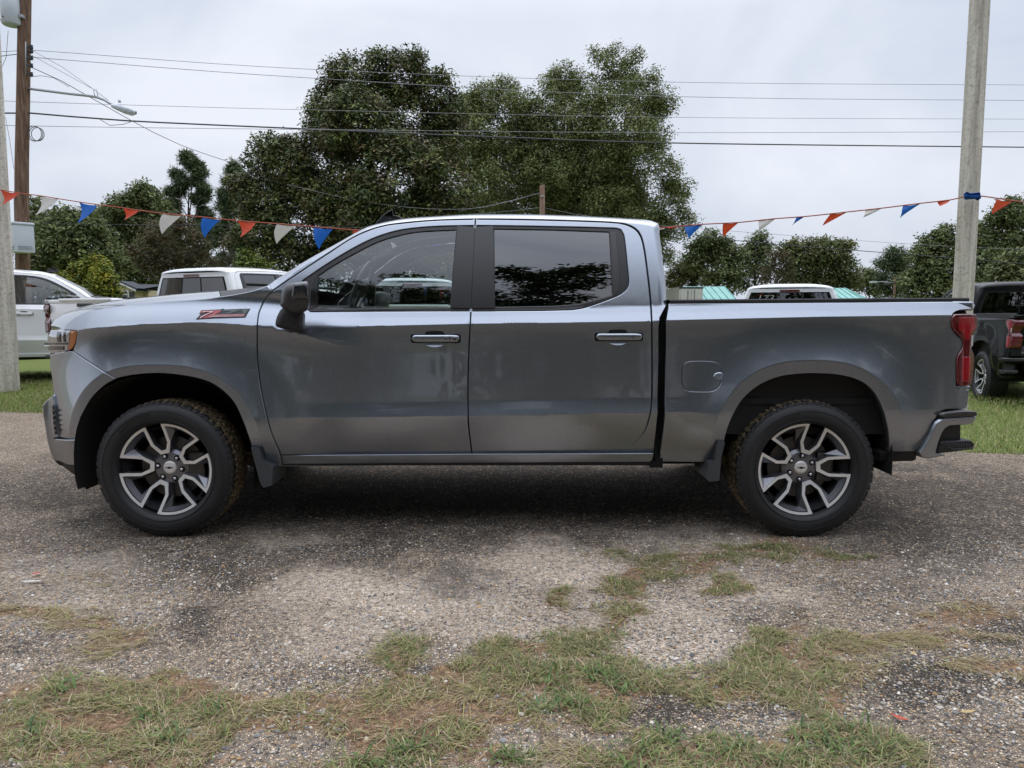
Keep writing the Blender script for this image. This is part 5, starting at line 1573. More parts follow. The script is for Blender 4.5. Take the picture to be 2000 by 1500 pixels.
# right-hand tree line
tree('broadleaf_tree', 'dark open-crowned tree just right of the cab', 'tree', 62,
     [(1385, 470, 20), (1365, 485, 20), (1410, 478, 20), (1390, 500, 28), (1425, 500, 26), (1355, 510, 20), (1440, 525, 26), (1410, 540, 30)], 1398, DARKG, 800, 13, .6, (.34, .15), tr=.25, fill=.4)
tree('broadleaf_tree', 'thin feathery tree second right of the cab', 'tree', 64,
     [(1470, 475, 16), (1488, 462, 12), (1460, 495, 20), (1490, 490, 18), (1475, 515, 24), (1460, 545, 24), (1498, 520, 18)], 1476, DARKG, 500, 11, .6, (.30, .13), tr=.2, fill=.35, nl=10)
tree('olive_bush', 'olive-brown bushy tree low beside the cab', 'tree', 66,
     [(1330, 530, 24), (1355, 525, 24), (1375, 540, 24), (1340, 555, 28), (1315, 550, 20)], 1345, OLIVE, 650, 13, .45, (.24, .12), tr=.16)
tree('broadleaf_tree', 'wide olive-green tree over the right-hand white pickup', 'tree', 56,
     [(1545, 500, 26), (1575, 492, 26), (1610, 490, 28), (1640, 500, 26), (1560, 530, 36), (1605, 530, 38), (1650, 530, 28), (1580, 565, 36), (1635, 565, 34), (1665, 545, 14), (1652, 480, 14)], 1598, OLIVE[:4] + DARKG[:2], 1500, 13, .55, (.30, .14), tr=.26)
tree('bare_shrub_tree', 'brown twiggy sapling clump left of the olive-green tree', 'tree', 54,
     [(1512, 490, 14), (1525, 510, 20), (1505, 530, 20), (1530, 545, 22), (1495, 555, 18)], 1514, BROWN, 320, 9, .4, (.22, .09), tr=.1, bark='greybark', nl=5, fork=.05)
tree('broadleaf_tree', 'small far tree in the gap over the teal roof', 'tree', 90,
     [(1690, 535, 12), (1705, 545, 14), (1685, 555, 14), (1710, 565, 14)], 1697, DARKG, 240, 12, .7, (.4, .18), tr=.2)
tree('broadleaf_tree', 'shaded tree filling in low behind the oak limbs over the truck roof', 'tree', 62,
     [(925, 330, 40), (900, 390, 50), (975, 375, 50), (1035, 360, 50), (1090, 390, 50), (1150, 370, 50), (1215, 385, 46), (1255, 425, 40), (950, 430, 56), (1030, 430, 56), (1110, 440, 56), (1190, 440, 56), (1265, 470, 40), (1000, 490, 60), (1150, 490, 60)],
     1060, DARKG[:3], 2600, 13, .75, (.34, .16), tr=.3, fill=.4)
tree('pine_tree', 'far pine left of the wooded hill on the right', 'tree', 80,
     [(1745, 498, 16), (1765, 500, 14), (1730, 515, 14), (1755, 520, 20), (1725, 540, 12), (1760, 545, 16), (1740, 565, 18)], 1748, PINE, 650, 14, .8, (.50, .10), needle=True, tr=.26, flat=.7, fill=.35, fork=.5)
for lb, D_, tx, pal_, n_, lobes in (
    ('dark tree left of the right-hand concrete pole', 66, 1835, DARKG, 1500, [(1850, 455, 22), (1825, 478, 26), (1800, 495, 22), (1860, 490, 32), (1815, 520, 34), (1850, 530, 38), (1790, 545, 28), (1830, 565, 38), (1875, 560, 32), (1780, 570, 26)]),
    ('tall dark tree right of the right-hand concrete pole', 64, 1945, DARKG, 1700, [(1985, 410, 24), (1960, 425, 24), (1935, 450, 28), (1990, 450, 32), (1915, 475, 28), (1955, 490, 40), (1995, 500, 40), (1920, 520, 38), (1965, 540, 44), (1915, 560, 34)]),
    ('olive tree low behind the black pickup', 52, 1985, OLIVE[:3] + DARKG, 900, [(1985, 510, 26), (1960, 545, 32), (2000, 550, 34), (1930, 575, 28), (1975, 580, 34), (2035, 520, 40)]),
    ('dark tree at the right edge of the wooded hill', 66, 2060, DARKG, 1100, [(2030, 400, 34), (2070, 390, 40), (2050, 450, 50), (2040, 500, 50), (2090, 480, 50), (2070, 550, 50)])):
    tree('broadleaf_tree', lb, 'tree', D_, lobes, tx, pal_, n_, 13, .6, (.36, .16), tr=.3)
# trees across the road behind the photographer, seen mirrored in the paint and glass
def back_tree(x, y, h, r, pal, label, dens=1500, fill=.3, size=(.42, .20)):
    root = empty('roadside_tree', (x, y, -.1)); tag(root, label, 'tree', 'trees behind the photographer')
    cs, rs = [], []
    for k in range(18):
        a = rng.uniform(0, 6.28); q = rng.random() ** .5
        zz = h * (k + .5) / 20 + h * .10
        q *= 1.15 - .75 * zz / h
        cs.append((r * q * math.cos(a), r * q * math.sin(a), zz)); rs.append(r * rng.uniform(.26, .46) * (1.25 - .62 * zz / h))
    crown_mesh('crown', cs, rs, root, M['leaf'], dens, 12, .65, size, pal, fill=fill, sub=3)
    mb = MB(); mb.tube([(0, 0, 0), (.1, .1, h * .4), (0, .2, h * .8)], [.28, .2, .06], 8)
    for c in cs[:9]:
        s = np.array([.05, .05, h * .38]); c = np.array(c)
        mb.tube(crom([s, (s + c) / 2 + [0, 0, -.3], c], 1.2), .06, 5)
    mb.build('trunk', M['bark'], root)
BT = [(-34, -13, 12, 5.5, 'far left broad'), (-25.5, -14, 13.5, 5.4, 'left tall'), (-17.5, -12.5, 12.0, 5.0, 'left round'), (-11, -14, 14.5, 5.0, 'left-of-centre tall'), (-4.8, -12.5, 12.4, 4.6, 'centre low'), (1.2, -13.5, 14.0, 4.6, 'centre tall'),
      (7.0, -12.5, 12.0, 4.6, 'right-of-centre low'), (13.0, -14, 14.6, 5.0, 'right tall'), (20, -12.5, 12.5, 5.2, 'right round'), (28, -14, 13.5, 5.4, 'far right tall'), (37, -13, 12, 5.5, 'far right broad')]
for x, y, h, r, nm in BT:
    back_tree(x, y, h * 1.12, r, BACKG, nm + ' tree of the row behind the photographer, mirrored in the paint')

# ================================================================== POLES AND WIRES
M['concrete'] = mat('concrete', (.60, .565, .49), .9, noise=.25, nscale=5.5, bump=.25)
def concrete_mat():
    m = mat('concrete', (.6, .56, .5), .9)
    n, l = nodes_of(m); b = n['Principled BSDF']
    tc = n.new('ShaderNodeTexCoord'); mp = n.new('ShaderNodeMapping'); mp.inputs['Scale'].default_value = (9, 9, .55)
    a = n.new('ShaderNodeTexNoise'); a.inputs['Scale'].default_value = 1.6; a.inputs['Detail'].default_value = 9; a.inputs['Roughness'].default_value = .7
    c = n.new('ShaderNodeTexNoise'); c.inputs['Scale'].default_value = 22; c.inputs['Detail'].default_value = 8; c.inputs['Roughness'].default_value = .75
    l.new(tc.outputs['Object'], mp.inputs['Vector']); l.new(mp.outputs['Vector'], a.inputs['Vector']); l.new(tc.outputs['Object'], c.inputs['Vector'])
    r1 = n.new('ShaderNodeValToRGB'); e = r1.color_ramp.elements
    e[0].position = .30; e[0].color = (.30, .27, .22, 1); e[1].position = .58; e[1].color = (.66, .62, .54, 1)
    r2 = n.new('ShaderNodeValToRGB'); e = r2.color_ramp.elements
    e[0].position = .36; e[0].color = (.45, .43, .40, 1); e[1].position = .50; e[1].color = (1, 1, 1, 1)
    mx = n.new('ShaderNodeMix'); mx.data_type = 'RGBA'; mx.blend_type = 'MULTIPLY'; mx.inputs['Factor'].default_value = .7
    l.new(a.outputs['Fac'], r1.inputs['Fac']); l.new(c.outputs['Fac'], r2.inputs['Fac']); l.new(r1.outputs['Color'], mx.inputs['A']); l.new(r2.outputs['Color'], mx.inputs['B']); l.new(mx.outputs['Result'], b.inputs['Base Color'])
    bp = n.new('ShaderNodeBump'); bp.inputs['Strength'].default_value = .5; bp.inputs['Distance'].default_value = .01
    l.new(c.outputs['Fac'], bp.inputs['Height']); l.new(bp.outputs['Normal'], b.inputs['Normal'])
    return m
M['concrete'] = concrete_mat()
M['galv'] = mat('galvanised', (.33, .35, .37), .5, .5, noise=.1, nscale=12)
M['lightgrey'] = mat('grey_enamel', (.50, .54, .58), .45, noise=.08, nscale=6)
M['cable'] = mat('cable', (.035, .036, .04), .6)
M['cable_grey'] = mat('aluminium_wire', (.22, .225, .24), .5, .3)
def wood_mat():
    m = mat('weathered_pole', (.2, .13, .08), .9)
    n, l = nodes_of(m); b = n['Principled BSDF']
    tc = n.new('ShaderNodeTexCoord'); mp = n.new('ShaderNodeMapping'); mp.inputs['Scale'].default_value = (14, 14, .7)
    nz = n.new('ShaderNodeTexNoise'); nz.inputs['Scale'].default_value = 2.0; nz.inputs['Detail'].default_value = 8; nz.inputs['Roughness'].default_value = .7
    rp = n.new('ShaderNodeValToRGB'); e = rp.color_ramp.elements
    e[0].position = .32; e[0].color = (.045, .028, .02, 1); e[1].position = .72; e[1].color = (.30, .215, .15, 1); x = e.new(.5); x.color = (.15, .085, .055, 1)
    l.new(tc.outputs['Object'], mp.inputs['Vector']); l.new(mp.outputs['Vector'], nz.inputs['Vector']); l.new(nz.outputs['Fac'], rp.inputs['Fac']); l.new(rp.outputs['Color'], b.inputs['Base Color'])
    bp = n.new('ShaderNodeBump'); bp.inputs['Strength'].default_value = .8; bp.inputs['Distance'].default_value = .03
    l.new(nz.outputs['Fac'], bp.inputs['Height']); l.new(bp.outputs['Normal'], b.inputs['Normal'])
    return m
M['wood'] = wood_mat()

def concrete_pole(base_px, base_py, Y, top_px, top_py, w0, w1, rot, label):
    b = unp(base_px, base_py, Y); t = unp(top_px, top_py, Y)
    d = (t - b) / (t[2] - b[2])
    zb = -.15; zt_ = 11.5
    rows = []
    for z in np.linspace(zb, zt_, 24):
        f = (z - zb) / (zt_ - zb); w = (w0 + (w1 - w0) * f) / 2; ch = w * .22
        c = b + d * (z - b[2])
        ring = []
        for x, y in ((w, w - ch), (w - ch, w), (-w + ch, w), (-w, w - ch), (-w, -w + ch), (-w + ch, -w), (w - ch, -w), (w, -w + ch)):
            ring.append([c[0] - b[0] + x * math.cos(rot) - y * math.sin(rot), x * math.sin(rot) + y * math.cos(rot), z])
        rows.append(ring + [ring[0]])
    V, F = loft(rows)
    F.append(tuple((23 * 9) + k for k in range(8)))
    o = obj('concrete_pole', V, F, M['concrete'], smooth=False, loc=(b[0], b[1], 0))
    return tag(o, label, 'pole', 'square concrete poles carrying the pennants')
YPL = 11.35; YPR = 9.4
concrete_pole(9, 752, YPL, -22, 100, .40, .19, R(38), 'thick concrete pole at the left edge in front of the white pickups')
concrete_pole(1881, 580, YPR, 1914, 0, .200, .165, R(33), 'concrete pole rising behind the tailgate of the grey pickup')
# iron stain is part of the concrete; cord wrapped on the left pole
YW_ = 17.0
def P_(a, b, Y=YW_): return unp(a, b, Y)
b0 = P_(43, 640); b0[2] = -.2
up_ = empty('utility_pole', tuple(b0))
tag(up_, 'tall weathered wooden utility pole behind the left concrete pole', 'pole')
pts = np.array([P_(43, 640), P_(42.5, 400), P_(45, 200), P_(48.5, 0), P_(51, -120)]); pts[0, 2] = -.2
pc = crom(pts, .4)
V, F = tube(pc - b0, np.linspace(.160, .125, len(pc)), 18)
obj('pole_shaft', V, F, M['wood'], up_)
# insulator brackets on the right-hand face
for k, yy in enumerate((92, 100, 113, 128, 145)):
    p = P_(57.5, yy, YW_ - .1) - b0
    mb = MB(); mb.box(p[0] - .05, p[0] + .01, p[1] - .02, p[1] + .02, p[2] - .02, p[2] + .02, .005)
    V, F = lathe([(0, -.05), (.03, -.045), (.045, -.01), (.03, .02), (.045, .04), (0, .05)], 12, 'z')
    mb.add(V + [p[0] + .04, p[1], p[2]], F)
    mb.build('insulator', M['cable'], up_)
mb = MB(); a_, b_ = P_(56, 85) - b0, P_(57, 150) - b0
mb.tube([a_ + [.01, -.12, 0], b_ + [.01, -.12, 0]], .012, 6); mb.build('insulator_rack', M['galv'], up_)
# drop conduit on the pole
mb = MB(); mb.tube([P_(34, 250, YW_ - .12) - b0, P_(31.5, 330, YW_ - .12) - b0, P_(28, 390, YW_ - .1) - b0, P_(30, 470, YW_ - .1) - b0], .014, 6); mb.build('drop_cable', M['cable_grey'], up_)
# transformer
tr0, tr1 = P_(23, 50, YW_ - .15), P_(25, -40, YW_ - .15)
V, F = lathe([(0, 0), (.17, .0), (.20, .03), (.20, tr1[2] - tr0[2]), (.0, tr1[2] - tr0[2] + .03)], 28, 'z')
tf = empty('transformer', tuple(tr0)); tag(tf, 'pale grey drum transformer hung high on the wooden pole', 'transformer')
obj('tank', V, F, M['lightgrey'], tf)
mb = MB()
for z in (.16, .75): mb.box(.16, .28, -.05, .05, z, z + .07, .008)
mb.build('mounting_bracket', M['galv'], tf)
mb = MB(); mb.tube([(-.19, -.06, .10), (-.205, -.06, .10)], .02, 8); mb.tube([(-.05, -.19, .12), (-.05, -.21, .12)], .015, 8); mb.build('ground_lug', M['cable'], tf)
# cabinet
cb = empty('equipment_cabinet', tuple(P_(42, 494, YW_ - .35))); tag(cb, 'white metal equipment cabinet mounted on the wooden pole', 'cabinet')
hc = P_(42, 437)[2] - P_(42, 494)[2]
cb.rotation_euler = (0, 0, R(-38))
MB().box(-.26, .26, -.20, .20, 0, hc - .06, .01).build('cabinet_body', M['lightgrey'], cb)
MB().box(-.28, .28, -.22, .22, hc - .06, hc, .02).build('cabinet_hood', M['lightgrey'], cb)
for k in range(3):
    mb = MB(); mb.box(-.20, .20, -.212, -.198, .06 + k * .035, .075 + k * .035, .002); mb.build('louvre', M['galv'], cb)
    mb = MB(); mb.box(.258, .272, -.14, .14, .06 + k * .035, .075 + k * .035, .002); mb.build('louvre', M['galv'], cb)
MB().box(-.03, -.0, -.215, -.2, hc * .45, hc * .55, .002).build('latch', M['cable'], cb)
# street light on a bracket arm
s0, s1, s2 = P_(55, 173), P_(190, 190, 15.6), P_(222, 206, 15.3)
sl = empty('street_light', tuple(s0)); tag(sl, 'cobra-head street light on a long arm from the wooden pole', 'street light')
mb = MB(); mb.tube(crom([s0 - s0, (s1 - s0) * .6, s1 - s0, s2 - s0], .2), .028, 8); mb.build('arm', M['galv'], sl)
mb = MB()
for q in (186, 192):
    mb.tube([P_(q - 4, 174, 15.6) - s0, P_(q, 190, 15.6) - s0], .008, 5)
mb.build('stay_bracket', M['galv'], sl)
h = P_(237, 211, 15.2) - s0
rows = []
for t, w, hh in ((0, .03, .03), (.1, .06, .05), (.25, .10, .07), (.4, .11, .07), (.5, .03, .03)):
    ring = []
    for a in np.linspace(0, 2 * math.pi, 15):
        ring.append([t - .2, w * math.cos(a), hh * math.sin(a) * (1.0 if math.sin(a) > 0 else 1.3) - .28 * t])
    rows.append(ring)
V, F = loft(rows)
obj('lamp_head', V + h + [0, 0, .05], F, M['lightgrey'], sl)
V, F = lathe([(0, -.03), (.03, -.02), (.03, .03), (0, .04)], 10, 'z'); obj('photocell', V + h + [-.03, 0, .13], F, M['lightgrey'], sl)
# coil of spare cable
cc = P_(67, 261, YW_ - .1)
mb = MB()
for k in range(3):
    mb.tube([(.165 * math.cos(a) * (1 - .05 * k) + .02 * k, .03 * k, .17 * math.sin(a) * (1 - .06 * k)) for a in np.linspace(0, 2 * math.pi, 25)], .008, 5, False)
tag(mb.build('cable_coil', M['cable'], loc=tuple(cc)), 'loop of spare black cable hanging on the wooden pole', 'cable')

def wire(pts, r, label, m='cable_grey', name='overhead_wire', group='overhead wires', cat='wire'):
    """pts: (px, py, Y)"""
    P = np.array([unp(a, b, Y) for a, b, Y in pts])
    c = crom(P, .8) if len(P) > 2 else crom([P[0], (P[0] + P[1]) / 2, P[1]], .8)
    V, F = tube(c - c[0], r * .72, 5)
    return tag(obj(name, V, F, m if not isinstance(m, str) else M[m], loc=tuple(c[0])), label, cat, group)
wire([(0, 101, 17), (60, 98, 17), (600, 135, 18.5), (1300, 160, 20.5), (2080, 166.5, 23)], .009, 'highest thin wire running right from the wooden pole')
wire([(62, 112, 17), (600, 152, 18.5), (1300, 188, 20.5), (2080, 197, 23)], .010, 'second wire from the top running right from the wooden pole')
wire([(0, 197, 17), (250, 205, 17.5), (620, 215, 18.5), (1300, 229, 20.5), (2080, 233, 23)], .008, 'third wire down, just under the street light')
wire([(8, 221, 17), (60, 221, 17), (250, 236, 17.5), (600, 252, 18.5), (1000, 269, 19.5), (1350, 280, 20.5), (2080, 288.5, 23)], .026, 'thick black bundled cable crossing the whole picture', 'cable')
wire([(8, 245, 17), (250, 249, 17.5), (700, 254, 18.5), (1300, 259, 20.5), (2080, 257, 23)], .009, 'thin wire just above the thick black cable at right')
wire([(60, 131, 17), (120, 158, 17.6), (250, 232, 19), (350, 282, 21), (458, 320, 25)], .012, 'service cable slanting down to the magnolia from the wooden pole', 'cable')
wire([(60, 97, 17), (120, 130, 16.5), (212, 196, 15.4)], .006, 'upper guy wire holding the street light arm', 'cable')
wire([(62, 108, 17), (120, 140, 16.5), (186, 176, 15.6)], .006, 'lower guy wire holding the street light arm', 'cable')
wire([(195, 233, 17.2), (215, 245, 17.2), (240, 243, 17.3), (262, 236, 17.5)], .010, 'slack loop under the thick black cable', 'cable')
wire([(54, 437, 24), (300, 439, 24.5), (500, 441, 25), (760, 446, 26)], .013, 'dark low wire crossing behind the left pennants', 'cable')
wire([(60, 150, 17), (80, 148, 17), (105, 152, 17.2), (135, 170, 17.6)], .008, 'short curled lead at the insulators of the wooden pole', 'cable')
wire([(0, 110, 17), (16, 108, 17), (42, 105, 17)], .012, 'dark lead reaching the wooden pole from the left', 'cable')
wire([(2, 135, 17), (12, 112, 17), (16, 60, 17)], .007, 'thin lead hanging under the transformer', 'cable')
wire([(11, 230, 17), (20, 280, 17), (27, 330, 17)], .006, 'thin cable dropping beside the wooden pole', 'cable')
wire([(1250, 440, 23), (1440, 470, 23), (1880, 505, 22), (2080, 522, 22)], .016, 'dark low cable right of the cab under the pennants', 'cable')
wire([(1240, 436, 25), (1372, 447, 25), (1800, 478, 24), (2080, 490, 24)], .008, 'thin low wire right of the cab under the pennants')
wire([(560, 360, 33), (700, 392, 32), (840, 408, 31), (950, 404, 30), (1056, 376, 30)], .012, 'sagging wire from the short pole across the magnolia')
wire([(900, 412, 31), (980, 396, 30.5), (1056, 377, 30)], .010, 'light wire slanting up to the short pole over the roof')
wire([(900, 420, 31), (1000, 412, 30.5), (1058, 405, 30)], .010, 'lower wire reaching the short pole over the roof')
wire([(1058, 405, 30), (1120, 418, 30), (1200, 428, 30)], .010, 'wire leaving the short pole to the right')
mp_ = unp(1060, 640, 30); mp_[2] = -.1
sp0 = empty('short_pole', tuple(mp_)); tag(sp0, 'slim brown utility pole seen above the truck roof before the oak', 'pole')
t0 = unp(1059, 362, 30) - mp_
V, F = tube([(0, 0, 0), t0 * .5, t0], [.13, .12, .105], 12); obj('pole_shaft', V, F, M['wood'], sp0)
mb = MB(); mb.box(t0[0] - .05, t0[0] + .05, -.14, -.10, t0[2] - .5, t0[2] - .42, .005); mb.build('bracket', M['galv'], sp0)

# ================================================================== PENNANTS
FL = {'red': (.62, .075, .03), 'white': (.62, .60, .56), 'blue': (.018, .13, .50)}
for k, c in FL.items():
    m = mat('pennant_' + k, c, .45, spec=.4)
    n, l = nodes_of(m); b = n['Principled BSDF']
    tr = n.new('ShaderNodeBsdfTranslucent'); tr.inputs['Color'].default_value = (*c, 1)
    mx = n.new('ShaderNodeMixShader'); mx.inputs['Fac'].default_value = .3
    out = [q for q in n if q.type == 'OUTPUT_MATERIAL'][0]
    l.new(b.outputs[0], mx.inputs[1]); l.new(tr.outputs[0], mx.inputs[2]); l.new(mx.outputs[0], out.inputs['Surface'])
    M['flag_' + k] = m
M['cord'] = mat('red_cord', (.42, .10, .06), .7)
def fdepth(a): return float(np.interp(a, [0, 1890, 2100], [YPL - .3, YPR - .16, YPR + 1.0]))
def flag(parent, org, col, A, B, T, curl=.085):
    a, b, t = [unp(q[0], q[1], fdepth(q[0])) - org for q in (A, B, T)]
    n = 7; V = []; idx = {}
    W = np.linalg.norm(b - a)
    ph = rng.uniform(0, 6)
    for i in range(n + 1):
        for j in range(n + 1 - i):
            u, v = j / n, i / n
            p = a * (1 - u - v) + b * u + t * v
            side = np.array([0, 1.0, 0])
            p = p + side * (curl * v * math.sin(3.2 * u + ph + 2.5 * v) + .03 * v * v * math.sin(ph)) + (b - a) * (.42 * v * (1 - v) * math.sin(ph)) + np.array([0, 0, -.05 * W * math.sin(math.pi * u) * (1 - v)])
            idx[i, j] = len(V); V.append(p)
    F = []
    for i in range(n):
        for j in range(n - i):
            F.append((idx[i, j], idx[i, j + 1], idx[i + 1, j]))
            if j < n - i - 1: F.append((idx[i, j + 1], idx[i + 1, j + 1], idx[i + 1, j]))
    return obj('pennant', V, F, M['flag_' + col], parent)
cord = [(-60, 362), (0, 370.5), (40, 377.5), (80, 382.5), (155, 394.5), (240, 406), (318, 417), (397, 424), (465, 431), (555, 438), (630, 444), (705, 450), (850, 458), (1000, 459), (1150, 454), (1301, 444), (1373, 438), (1442, 434.5), (1514, 427), (1571, 423), (1654, 414), (1723, 406.5), (1798, 397), (1856, 390.5), (1890, 383)]
o3 = unp(0, 370, YPL - .3)
ps = empty('pennant_string', tuple(o3)); tag(ps, 'sagging string of red, white and blue pennants running behind the grey pickup', 'pennants')
cp = crom([unp(a, b, fdepth(a)) - o3 for a, b in cord], .15)
V, F = tube(cp, .008, 6); obj('cord', V, F, M['cord'], ps)
for col, A, B, T in [('red', (1, 371), (38, 377), (2, 402)), ('white', (80, 383), (115, 388), (74, 422)), ('blue', (155, 395), (190, 401), (156, 437)), ('red', (240, 406), (273, 410), (241, 430)), ('white', (318, 417.5), (355, 421), (313, 457)), ('blue', (396, 424.5), (430, 429), (397, 464)),
                     ('red', (463, 431), (500, 434), (471, 464)), ('white', (541, 437.5), (578, 440.5), (538, 476)), ('blue', (613, 443), (650, 447), (623, 487)), ('red', (690, 449), (725, 452), (700, 485)), ('white', (765, 455), (800, 457), (770, 492)), ('blue', (838, 458), (873, 459), (850, 494)), ('red', (915, 459), (950, 460), (925, 492)),
                     ('white', (990, 459), (1025, 459), (1000, 492)), ('blue', (1065, 457), (1100, 457), (1078, 490)), ('red', (1140, 454), (1175, 453), (1150, 485)), ('white', (1215, 450), (1250, 447), (1222, 478)), ('white', (1284, 445), (1300, 444), (1287, 450)), ('red', (1303, 444), (1332, 441), (1308, 447)),
                     ('blue', (1337, 440.5), (1373, 438), (1345, 467)), ('red', (1412, 436), (1443, 434.5), (1416, 462)), ('white', (1482, 430), (1515, 427), (1478, 454)), ('blue', (1556, 424), (1572, 423), (1547, 441)), ('red', (1622, 417.5), (1655, 414), (1611, 440)), ('white', (1691, 410), (1723, 406.5), (1681, 427)), ('blue', (1764, 401.5), (1799, 397), (1756, 427)), ('red', (1831, 393), (1856, 390.5), (1831, 404))]:
    flag(ps, o3, col, A, B, T)
o4 = unp(1912, 383, YPR - .2)
p2 = empty('pennant_string', tuple(o4)); tag(p2, 'short end of pennant string right of the right-hand pole with one red flag', 'pennants')
cp = crom([unp(a, b, fdepth(a)) - o4 for a, b in [(1910, 382), (1940, 386), (1978, 392), (2020, 397), (2090, 402)]], .1)
V, F = tube(cp, .008, 6); obj('cord', V, F, M['cord'], p2)
flag(p2, o4, 'red', (1946, 388), (1978, 392.5), (1944, 417))
flag(p2, o4, 'white', (2030, 398), (2062, 401), (2040, 430))
# bunched blue pennant tied at the pole
c4 = unp(1899, 383, YPR - .24)
V, F = bbox(-.085, .085, -.03, .03, -.035, .035, .02)
V = V + .018 * np.sin(V[:, [1, 2, 0]] * 140)
bn = obj('tied_pennant', V, F, M['flag_blue'], loc=tuple(c4)); tag(bn, 'bunched blue pennant tied round the right-hand concrete pole', 'pennant')

# ================================================================== FAR BUILDINGS
hb = unp(250, 582, 42); hb[2] = 0
house = empty('house', tuple(hb)); tag(house, 'small cream house with dark gabled roof between the left white pickups', 'house')
M['siding'] = mat('cream_siding', (.55, .47, .30), .8, noise=.1, nscale=8)
M['shingle'] = mat('dark_shingle', (.05, .055, .065), .9, noise=.3, nscale=14)
M['whitetrim'] = mat('white_trim', (.62, .62, .60), .6)
M['pane'] = mat('window_pane', (.03, .035, .04), .1)
hz = lambda py: unp(250, py, 42)[2]
hx = lambda px_: unp(px_, 570, 42)[0] - hb[0]
MB().box(hx(205), hx(290), 0, 6, 0, hz(567)).build('wall', M['siding'], house, False)
x0, x1, xm = hx(236), hx(281), hx(258.5)
ze, zr_ = hz(567), hz(560)
V = [(hx(203), -.4, ze), (hx(292), -.4, ze), (hx(292), 3, hz(555.5)), (hx(203), 3, hz(555.5)), (hx(203), 6.4, ze), (hx(292), 6.4, ze)]
obj('roof', V + [(a, b, c + .12) for a, b, c in V], [(0, 1, 2, 3), (3, 2, 5, 4), (6, 7, 8, 9), (9, 8, 11, 10), (0, 1, 7, 6), (4, 5, 11, 10)], M['shingle'], house, smooth=False)
gb = obj('gable_porch', [(x0, -1.2, 0), (x1, -1.2, 0), (x1, -1.2, ze), (xm, -1.2, zr_ + .05), (x0, -1.2, ze), (x0, 0, 0), (x1, 0, 0), (x1, 0, ze), (xm, 0, zr_ + .05), (x0, 0, ze)], [(0, 1, 2, 3, 4), (1, 6, 7, 2), (0, 4, 9, 5)], M['siding'], house, smooth=False)
mb = MB(); 
for a, b in (((x0 - .3, ze - .08), (xm, zr_ + .14)), ((xm, zr_ + .14), (x1 + .3, ze - .08))):
    mb.add([(a[0], -1.35, a[1]), (b[0], -1.35, b[1]), (b[0], -1.35, b[1] + .16), (a[0], -1.35, a[1] + .16), (a[0], .2, a[1]), (b[0], .2, b[1]), (b[0], .2, b[1] + .16), (a[0], .2, a[1] + .16)], [(0, 1, 2, 3), (4, 7, 6, 5), (3, 2, 6, 7), (0, 4, 5, 1)])
mb.build('porch_roof', M['shingle'], house, False)
mb = MB()
for a, b in (((x0 - .25, ze - .10), (xm, zr_ + .12)), ((xm, zr_ + .12), (x1 + .25, ze - .10))):
    mb.add([(a[0], -1.40, a[1]), (b[0], -1.40, b[1]), (b[0], -1.40, b[1] + .09), (a[0], -1.40, a[1] + .09), (a[0], -1.36, a[1]), (b[0], -1.36, b[1]), (b[0], -1.36, b[1] + .09), (a[0], -1.36, a[1] + .09)], [(0, 1, 2, 3), (4, 7, 6, 5), (3, 2, 6, 7), (0, 4, 5, 1)])
mb.build('gable_fascia', M['whitetrim'], house, False)
for a in (247.5, 266):
    c = hx(a); w = .15; zt_, zb_ = hz(571), hz(581)
    wd = MB().box(c - w - .08, c + w + .08, -1.26, -1.19, zb_ - .1, zt_ + .1).build('window', M['whitetrim'], house, False)
    MB().box(c - w, c + w, -1.28, -1.25, zb_, zt_).build('pane', M['pane'], wd, False)
    MB().box(c - w, c + w, -1.29, -1.27, (zb_ + zt_) / 2 - .03, (zb_ + zt_) / 2 + .03).build('glazing_bar', M['whitetrim'], wd, False)
    for s in (-1, 1):
        MB().box(c + s * (w + .25) - .13, c + s * (w + .25) + .13, -1.26, -1.2, zb_, zt_).build('shutter', M['shingle'], house, False)
M['teal'] = mat('teal_sheet_roof', (.20, .42, .38), .6, .1, noise=.22, nscale=1.5)
def shed(pl, pr, pt, pb, D, label, hip=0):
    o = unp((pl + pr) / 2, 600, D); o[2] = 0
    X = lambda q: unp(q, 570, D)[0] - o[0]
    zt_, ze_ = unp(1500, pt, D + 5)[2], unp(1500, pb, D)[2] - .3
    s = empty('metal_roof_shed', tuple(o)); tag(s, label, 'shed')
    MB().box(X(pl) + .2, X(pr) - .2, .3, 8, 0, ze_ - .05).build('wall', M['siding'], s, False)
    xl, xr = X(pl), X(pr)
    V = [(xl, 0, ze_), (xr, 0, ze_), (xr - hip, 5, zt_), (xl, 5, zt_), (xl, 10, ze_), (xr, 10, ze_)]
    rf = obj('roof', V + [(a, b, c - .1) for a, b, c in V], [(0, 1, 2, 3), (3, 2, 5, 4), (6, 7, 8, 9), (9, 8, 11, 10), (0, 1, 7, 6)], M['teal'], s, smooth=False)
    nrib = int((xr - xl) / .42)
    for k in range(nrib + 1):
        f = k / nrib; xa = xl + (xr - xl) * f; xb_ = min(xl + (xr - xl) * f, xr - hip) if hip else xa
        obj('seam', *tube([(xa, 0, ze_ + .02), (xb_, 5, zt_ + .02)], .03, 4), M['teal'], rf)
shed(1372, 1462, 559.5, 600, 44, 'teal metal-roofed shed left of the right-hand white pickup')
shed(1655, 1750, 562.5, 600, 46, 'teal metal-roofed shed right of the right-hand white pickup', 1.0)
tb = unp(1349, 600, 44); tb[2] = 0
trl = empty('box_trailer', tuple(tb)); tag(trl, 'white box trailer with double rear doors beside the teal roof', 'trailer')
M['dull'] = mat('dull_white', (.52, .50, .47), .7, noise=.12, nscale=4)
w = unp(1373, 570, 44)[0] - tb[0]; zt_ = unp(1349, 561, 44)[2]
